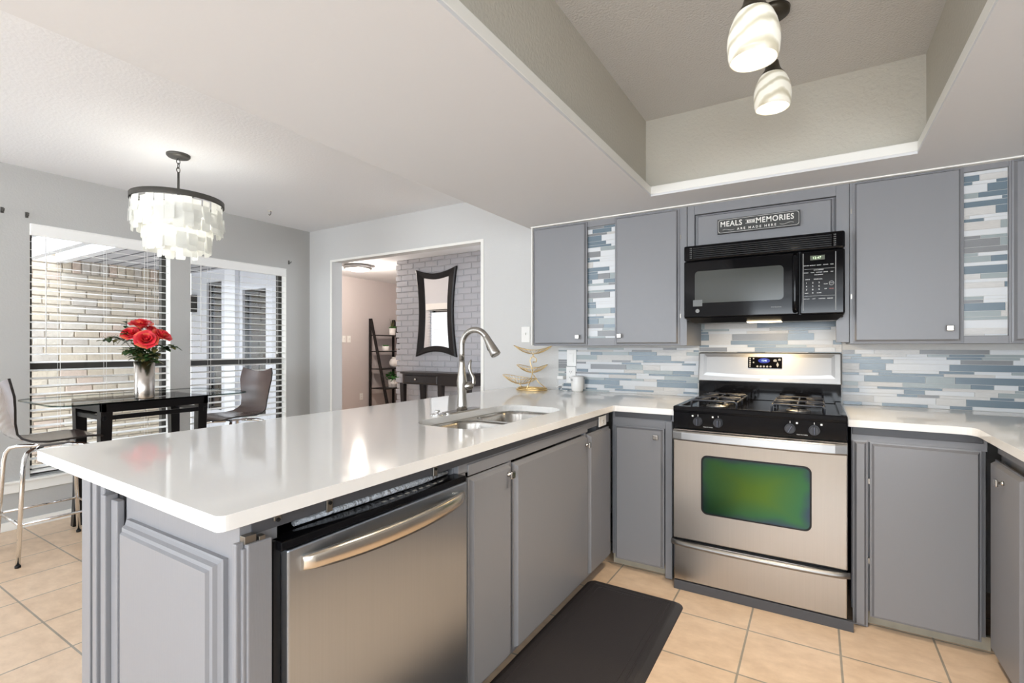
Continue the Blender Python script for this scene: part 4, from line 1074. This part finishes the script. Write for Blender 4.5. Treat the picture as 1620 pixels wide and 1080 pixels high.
obj('ribbon_lettering', MB().text('AND', .0125, lambda x, y, d: Ts(-.303+x, .0132+d, 1.9555+y), 0, .0004, bold=.0003), 'sign_black', rb)
t = thing('upper_cabinet', (.7, 3.2, ZB), 'grey upper cabinet right of the microwave with a mosaic strip between its doors', 'cabinet')
mb = MB(); mb.box(.148, XR-.003, UY+.025, YW-.006, 1.282, ZT)
mb.slab(T, .146, .580, -.025, 0, 1.282, ZT); mb.slab(T, .730, XR-.004, -.025, 0, 1.282, ZT); mb.slab(T, .58, .73, -.025, 0, 1.282, 1.282+.035); mb.slab(T, .58, .73, -.025, 0, ZT-.03, ZT)
obj('body', mb, 'cabinet_grey', t, bevel=.0015)
d1 = obj('door', MB().door(T, .160, .572, 1.288, ZT-.008, .024), 'cabinet_grey', t); knob_at(T, .525, .024, 1.353, d1)
obj('door', MB().door(T, .738, 1.14, 1.288, ZT-.008, .024), 'cabinet_grey', t)
hinge(T, .153, 0, 1.95, t); hinge(T, .153, 0, 1.52, t)
mosaic_part(FY(UY+.02), .580, .730, 1.317, ZT-.03, 8, t)

# ------------------------------------------------------------------ anti-fatigue mat
mb = MB(); ro = []
for ins, z in ((0, 0.0), (.002, .004), (.028, .018), (.034, .019)):
    ro.append([(x, y, z+.0005) for x, y in rrect(-1.045+ins, -.547-ins, .95+ins, 2.505-ins, max(.012, .045-ins), 6)])
mb.loops(ro, 0)
t = obj('floor_mat', mb, 'mat_rubber', bevel=0); tag(t, 'black rubber cushioned mat on the tiles along the peninsula', 'mat')
m2 = MB()
for ins in (.055, .062, .085):
    a = [(x, y, .0195) for x, y in rrect(-1.045+ins, -.547-ins, .95+ins, 2.505-ins, .01, 4)]
    m2.tube(a, .0015, 5, closed=True)
ROOT[t.name] = t.location.copy()
obj('border_ridges', m2, 'mat_rubber', t)

# ------------------------------------------------------------------ pendants in the tray
def pendant(x, y, zb, label):
    t = thing('pendant_light', (x, y, CZ+.01), label, 'pendant light')
    obj('canopy', MB().lathe((x, y, CZ-.018), [(.02, .0), (.045, .002), (.058, .012), (.060, .028)], 32), 'fixture_bronze', t)
    obj('stem', MB().cyl((x, y, zb+.165), .007, CZ-.018-zb-.165, 'z', 12), 'fixture_bronze', t)
    obj('cap', MB().lathe((x, y, zb+.116), [(.044, 0), (.042, .010), (.034, .020), (.027, .032), (.023, .048), (.021, .060), (.010, .068)], 32), 'fixture_bronze', t)
    prof = [(.040, .128), (.048, .115), (.057, .093), (.0635, .066), (.0645, .040), (.062, .015), (.058, 0), (.055, .001), (.058, .015), (.060, .040), (.059, .066), (.053, .093), (.044, .115), (.036, .126)]
    obj('glass_shade', MB().lathe((x, y, zb), prof, 36, caps=False), 'alabaster', t)
    obj('bulb', MB().sphere((x, y, zb+.045), .028, 16, 0, (1, 1, 1.2)), 'lamp_disc', t)
pendant(-.14, 1.44, 2.020, 'near larger-looking pendant light with marbled glass shade under the tray ceiling')
pendant(-.14, 2.11, 2.170, 'far pendant light with marbled glass shade, just beyond the nearer one')
# the pendant shades carry their own light downwards
for nm, y, z in (('near_pendant_downlight', 1.44, 2.015), ('far_pendant_downlight', 2.11, 2.165)):
    d = bpy.data.lights.new(nm, 'SPOT'); d.energy = 40; d.color = (1.0, 0.87, 0.70); d.spot_size = R(96); d.spot_blend = 0.75; d.shadow_soft_size = 0.055
    o = bpy.data.objects.new(nm, d); COL.objects.link(o); o.location = (-.14, y, z)

# ------------------------------------------------------------------ shell chandelier
cx, cy = -3.57, 1.61
t = thing('shell_chandelier', (cx, cy, CZ), 'drum chandelier of layered white shell tiles over the glass dining table', 'chandelier')
obj('canopy', MB().lathe((cx, cy, CZ-.022), [(.01, 0), (.060, .003), (.068, .012), (.068, .022)], 36), 'fixture_grey', t)
mb = MB()
for k in range(3):
    zc = CZ-.045-k*.028; ax = k % 2
    mb.tube([(cx+(.010*math.cos(a) if ax else 0), cy+(0 if ax else .010*math.cos(a)), zc+.018*math.sin(a)) for a in [i*PI/8 for i in range(16)]], .0028, 6, closed=True)
obj('chain', mb, 'fixture_grey', t)
obj('rod', MB().cyl((cx, cy, 2.20), .007, CZ-.115-2.20, 'z', 12), 'fixture_grey', t)
RG = .262
mb = MB().lathe((cx, cy, 2.205), [(RG, 0), (RG, .034), (RG-.006, .034), (RG-.006, 0)], 64, caps=False)
mb.loops([[(cx+math.cos(a)*rr, cy+math.sin(a)*rr, zz) for rr, zz in ((RG, 2.205), (RG, 2.239))] for a in (0, .01)], 0) if False else None
for a in (0, PI/3*2, PI/3*4): mb.tube([(cx, cy, 2.222), (cx+math.cos(a)*RG, cy+math.sin(a)*RG, 2.222)], .004, 6)
obj('ring', mb, 'fixture_grey', t)
mb = MB(); rnd = random.Random(4)
def shell_row(r, ztop, hgt, n, jit=.012, miss=0.0, w_=None):
    for i in range(n):
        if rnd.random() < miss: continue
        a = 2*PI*i/n+rnd.uniform(-.03, .03); rr = r+rnd.uniform(-.006, .006); wv = (w_ or 2*PI*r/n*.96)/2
        z1_ = ztop+rnd.uniform(-jit, jit)*.6; z0_ = ztop-hgt+rnd.uniform(-jit, jit); tl = rnd.uniform(-.006, .006); yaw = rnd.uniform(-.12, .12)
        er = Vector((math.cos(a), math.sin(a), 0)); et = Vector((-math.sin(a), math.cos(a), 0)); et2 = (et+er*yaw).normalized()
        c = Vector((cx, cy, 0))+er*rr
        q = [c-et2*wv+er*tl+Vector((0, 0, z0_+.006)), c-et2*(wv-.006)+er*tl+Vector((0, 0, z0_)), c+et2*(wv-.006)+er*tl+Vector((0, 0, z0_)), c+et2*wv+er*tl+Vector((0, 0, z0_+.006)), c+et2*wv+Vector((0, 0, z1_)), c-et2*wv+Vector((0, 0, z1_))]
        q2 = [p-er*.0012 for p in q]
        mb.loops([q, q2], 0)
shell_row(.250, 2.200, .085, 30); shell_row(.255, 2.130, .085, 30); shell_row(.243, 2.165, .085, 28, .012, .1); shell_row(.248, 2.078, .065, 28, .012)
shell_row(.185, 2.12, .09, 20); shell_row(.188, 2.045, .085, 20, .012); shell_row(.180, 1.975, .085, 19, .014, .12); shell_row(.186, 1.985, .085, 19, .014, .15)
shell_row(.110, 2.00, .09, 12); shell_row(.112, 1.93, .08, 12, .014, .2)
obj('shell_tiles', mb, 'capiz', t)
obj('bulb', MB().sphere((cx, cy, 2.12), .035), 'lamp_disc', t)

# ------------------------------------------------------------------ glass table
GZ = .915
t = thing('dining_table', (-4.2, 1.66, 0), 'small bar-height dining table with clear glass top and black wooden frame', 'table')
gt = obj('glass_top', MB().plate(rrect(-4.60, -3.80, 1.06, 2.25, .13, 8), [], GZ-.010, GZ), 'table_glass', t)
gt.data.materials.append(MATS['table_glass_edge'])
for p in gt.data.polygons:
    if abs(p.normal.z) < .5: p.material_index = 1
xa, xb, ya, yb = -4.45, -3.945, 1.325, 1.985
obj('apron', MB().box(xa, xb, ya, ya+.03, GZ-.075, GZ-.012).box(xa, xb, yb-.03, yb, GZ-.075, GZ-.012).box(xa, xa+.03, ya, yb, GZ-.075, GZ-.012).box(xb-.03, xb, ya, yb, GZ-.075, GZ-.012)
    .box(xa+.01, xa+.03, ya, yb, GZ-.13, GZ-.10).box(xb-.03, xb-.01, ya, yb, GZ-.13, GZ-.10).box(xa, xb, ya+.01, ya+.03, GZ-.13, GZ-.10).box(xa, xb, yb-.03, yb-.01, GZ-.13, GZ-.10), 'table_wood', t, bevel=.002)
for x, y, sx in ((xa, ya, -1), (xa, yb-.065, -1), (xb-.065, ya, 1), (xb-.065, yb-.065, 1)):
    rings = []
    for i in range(10):
        k = i/9; off = sx*(-.02*math.sin(PI*k)+.045*k**3); s_ = .065-.016*k; z = (GZ-.0105)*(1-k)
        rings.append([(x+off+dx*s_, y+dy*s_+(.065-s_)/2, z) for dx, dy in ((0, 0), (1, 0), (1, 1), (0, 1))])
    obj('leg', MB().loops(rings, 0), 'table_wood', t)

# vase and roses
vx, vy = -3.965, 1.575
t = thing('metal_vase', (vx, vy, GZ), 'tall silver cylinder vase holding roses on the glass table', 'vase')
obj('vase_body', MB().lathe((vx, vy, GZ), [(.056, 0), (.057, .003), (.060, .252), (.056, .252), (.053, .01), (.01, .008)], 40), 'vase_metal', t)
def petal(mb, c, Rm, phi, hw, h, r0, opn, curl, mi, n=5, m_=5):
    rows = []
    for j in range(m_+1):
        v = j/m_; row = []
        for i in range(n+1):
            u = -1+2*i/n
            wid = hw*math.sin(min(1, v*1.25+.28)*PI*.5)*(1-.25*max(0, v-.75)*4*u*u)
            a = phi+u*wid
            rr = r0*(.35+.65*math.sin(min(1, v*1.6)*PI/2))+opn*v**2+curl*max(0, v-.7)**2*(1+.4*u*u)*8
            z = h*(v-.12*u*u*v)-curl*max(0, v-.75)*1.6
            row.append(c+Rm@Vector((math.cos(a)*rr, math.sin(a)*rr, z)))
        rows.append(row)
    mb.grid(rows, mi)
def leaf(mb, p, d, up, L, W_, mi=0):
    d = Vector(d).normalized(); up = Vector(up); s_ = d.cross(up)
    if s_.length < 1e-4: s_ = d.cross(Vector((1, 0, .2)))
    s_.normalize(); nn = s_.cross(d)
    rows = []
    for k in (0, .2, .45, .7, .88, 1):
        wv = W_*math.sin(PI*min(.97, k*.93+.04))**.8*(1-.25*k); c = p+d*L*k-nn*L*.18*k*k
        rows.append([c-s_*wv+nn*wv*.25, c, c+s_*wv+nn*wv*.25])
    mb.grid(rows, mi)
rnd = random.Random(12)
def rose(hc, r, tilt, label, seed, opening=1.0, cols=(0, 1)):
    rr = random.Random(seed); hc = Vector(hc)
    t = thing('rose', (vx, vy, GZ+.02), label, 'flower', None)
    d = Vector(tilt).normalized(); q = d.to_track_quat('Z', 'Y').to_matrix()
    mb = MB(); b0 = hc-d*r*.75
    mb.sphere(hc-d*r*.05, r*.30, 8, 0, (1, 1, 1.2))
    for k in range(4): petal(mb, b0, q, k*1.6+rr.random(), 1.15, r*1.45, r*.26, r*.08, r*.04, 0)
    for k in range(5): petal(mb, b0, q, k*1.256+.4+rr.uniform(-.1, .1), .95, r*1.38, r*.42, r*.22*opening, r*.12, cols[k % 2])
    for k in range(6): petal(mb, b0, q, k*1.047+.8+rr.uniform(-.1, .1), .82, r*1.18, r*.58, r*.42*opening, r*.30, 0)
    for k in range(6): petal(mb, b0, q, k*1.047+rr.uniform(-.1, .1), .75, r*.92, r*.62, r*.62*opening, r*.42, cols[(k+1) % 2])
    o = obj('bloom', mb, ['rose_petal', 'rose_petal_orange'], t, recalc=False)
    base = Vector((vx+(hc.x-vx)*.2, vy+(hc.y-vy)*.2, GZ+.02)); top = Vector((vx+(hc.x-vx)*.45, vy+(hc.y-vy)*.45, GZ+.25))
    obj('stem', MB().tube([base, top, b0-d*.03, b0], .0028, 8), 'leaf_green', t)
    mb = MB()
    for k in range(5): a = k*1.256; leaf(mb, b0, q@Vector((math.cos(a), math.sin(a), .15)), q@Vector((0, 0, 1)), r*.7, r*.14)
    for k in range(12):
        f = rr.uniform(0.15, .95); p = top.lerp(b0-d*.02, f); a = rr.uniform(0, 6.28)
        leaf(mb, p, (math.cos(a), math.sin(a), rr.uniform(-.5, .35)), (0, 0, 1), rr.uniform(.05, .075), rr.uniform(.019, .028), 0 if rr.random() < .75 else 1)
    obj('leaves', mb, ['leaf_green', 'leaf_olive'], t, recalc=False)
rose((-3.985, 1.562, 1.430), .046, (.25, -.1, 1), 'topmost coral rose of the bouquet in the silver vase', 1, 1.15)
rose((-3.998, 1.507, 1.362), .040, (.55, -.5, .75), 'pink-red rose at the left of the bouquet', 2)
rose((-3.865, 1.545, 1.320), .046, (.9, -.35, .55), 'large coral rose at the front centre of the bouquet', 3)
rose((-3.858, 1.640, 1.352), .042, (.55, .3, .8), 'coral rose at the right of the bouquet, leaning right', 4)
rose((-4.010, 1.635, 1.392), .036, (.2, .3, .9), 'smaller red rose half hidden behind the others', 5, .8)
def sprig(name, pts, label, nl, seed, berries=False):
    rr = random.Random(seed); t = thing(name, (vx, vy, GZ+.02), label, 'foliage', None)
    pts = [Vector(p) for p in pts]; obj('stem', MB().tube(pts, .0018, 6), 'stem_brown', t); mb = MB()
    for k in range(int(nl*1.7)):
        f = rr.uniform(.3, 1)*(len(pts)-1); i = min(int(f), len(pts)-2); p = pts[i].lerp(pts[i+1], f-i); a = rr.uniform(0, 6.28)
        if berries and rr.random() < .55:
            q = p+Vector((rr.uniform(-.03, .03), rr.uniform(-.03, .03), rr.uniform(-.03, .03))); mb.tube([p, q], .0007, 4, 1); mb.sphere(q, .003, 6, 1)
        else: leaf(mb, p, (math.cos(a), math.sin(a), rr.uniform(-.4, .5)), (0, 0, 1), rr.uniform(.04, .065), rr.uniform(.017, .026), 0 if rr.random() < .6 else 1)
    obj('leaves', mb, ['leaf_green', 'leaf_olive'], t, recalc=False)
b0 = (vx, vy, GZ+.03); b1 = (vx, vy-.01, GZ+.25)
sprig('leaf_sprig', [b0, (vx-.01, vy-.02, GZ+.26), (-4.05, 1.50, 1.30), (-4.10, 1.45, 1.335), (-4.164, 1.405, 1.308)], 'thin twig with buds reaching out to the left of the bouquet', 26, 21, True)
sprig('leaf_sprig', [b0, (vx, vy+.02, GZ+.26), (-3.86, 1.64, 1.25), (-3.79, 1.68, 1.275)], 'dark green leafy sprig sticking out to the right of the roses', 18, 22)
sprig('leaf_sprig', [b0, (vx+.03, vy, GZ+.27), (-3.85, 1.57, 1.22), (-3.83, 1.59, 1.165)], 'dark green leaves drooping over the front rim of the vase', 22, 23)
sprig('leaf_sprig', [b0, (vx, vy, GZ+.27), (-4.02, 1.50, 1.33), (-4.05, 1.50, 1.435)], 'olive leaves standing up at the upper left of the roses', 16, 24)
sprig('leaf_sprig', [b0, (vx, vy, GZ+.27), (-3.93, 1.50, 1.25), (-3.93, 1.46, 1.24)], 'green leaves filling the gap below the left rose', 26, 25)

# ------------------------------------------------------------------ bar stools
def stool(x, y, rz, label):
    t = thing('bar_stool', (x, y, 0), label, 'stool', 'moulded wooden bar stools at the glass table', rz)
    prof = [(.215, .672), (.19, .684), (.12, .690), (.03, .686), (-.06, .683), (-.13, .692), (-.175, .716), (-.20, .755), (-.215, .82), (-.225, .90), (-.238, .98), (-.25, 1.04), (-.256, 1.085)]
    wid = [.15, .178, .192, .195, .19, .178, .165, .152, .155, .172, .188, .186, .170]
    rows = []; rows2 = []
    for i, ((py, pz), wv) in enumerate(zip(prof, wid)):
        back = i >= 7; row = []; r2 = []
        a = Vector(prof[max(i-1, 0)]); b_ = Vector(prof[min(i+1, len(prof)-1)]); tn = (b_-a).normalized(); nn = Vector((tn.y, -tn.x))
        for j in range(13):
            u = -1+j/6
            cz_ = .010*u*u if not back else 0; cy_ = .022*u*u*(min(1, (i-6)/4)) if back else 0
            top = -.032*(1-u*u) if i == len(prof)-1 else (-.012*(1-u*u) if i == len(prof)-2 else 0)
            p = Vector((u*wv, py+cy_, pz+cz_+top)); row.append(p); r2.append(p+Vector((0, nn.x*.012, nn.y*.012)))
        rows.append(row); rows2.append(r2)
    mb = MB(); mb.grid(rows, 0); mb.grid(rows2, 0)
    n = len(rows)
    def strip(A, B_):
        o = len(mb.v); mb.v += [tuple(p) for p in A]+[tuple(p) for p in B_]; k = len(A)
        for i in range(k-1): mb.f.append([o+i, o+i+1, o+k+i+1, o+k+i]); mb.m.append(1); mb.s.append(False)
    strip(rows[0], rows2[0]); strip(rows[-1], rows2[-1]); strip([r[0] for r in rows], [r[0] for r in rows2]); strip([r[-1] for r in rows], [r[-1] for r in rows2])
    obj('seat_shell', mb, ['shell_wood', 'shell_edge'], t, local=True, recalc=False)
    obj('seat_plate', MB().box(-.07, .07, -.07, .07, .655, .668), 'chrome', t, local=True)
    feet = []
    for sx in (-1, 1):
        for sy in (-1, 1):
            pts = [(sx*.03, sy*.05, .652), (sx*.12, sy*.12, .650), (sx*.155, sy*.150, .640), (sx*.172, sy*.165, .61), (sx*.180, sy*.172, .56), (sx*.205, sy*.20, .012)]
            lg = obj('leg', MB().tube(pts, .0115, 12), 'chrome', t, local=True)
            obj('foot_cap', MB().cyl((sx*.205, sy*.20, 0), .0135, .014, 'z', 14), 'black_satin', lg, local=True)
    z = .24; q = .195
    for A, B_ in (((-q, -q), (q, -q)), ((q, -q), (q, q)), ((q, q), (-q, q)), ((-q, q), (-q, -q))):
        obj('footrest', MB().tube([(A[0], A[1]*.975, z), (B_[0], B_[1]*.975, z)], .008, 10), 'chrome', t, local=True)
stool(-4.10, 1.12, 0.0, 'wooden shell bar stool with chrome legs at the left end of the glass table')
stool(-4.16, 2.30, PI+.15, 'wooden shell bar stool at the far end of the glass table, near the corner')
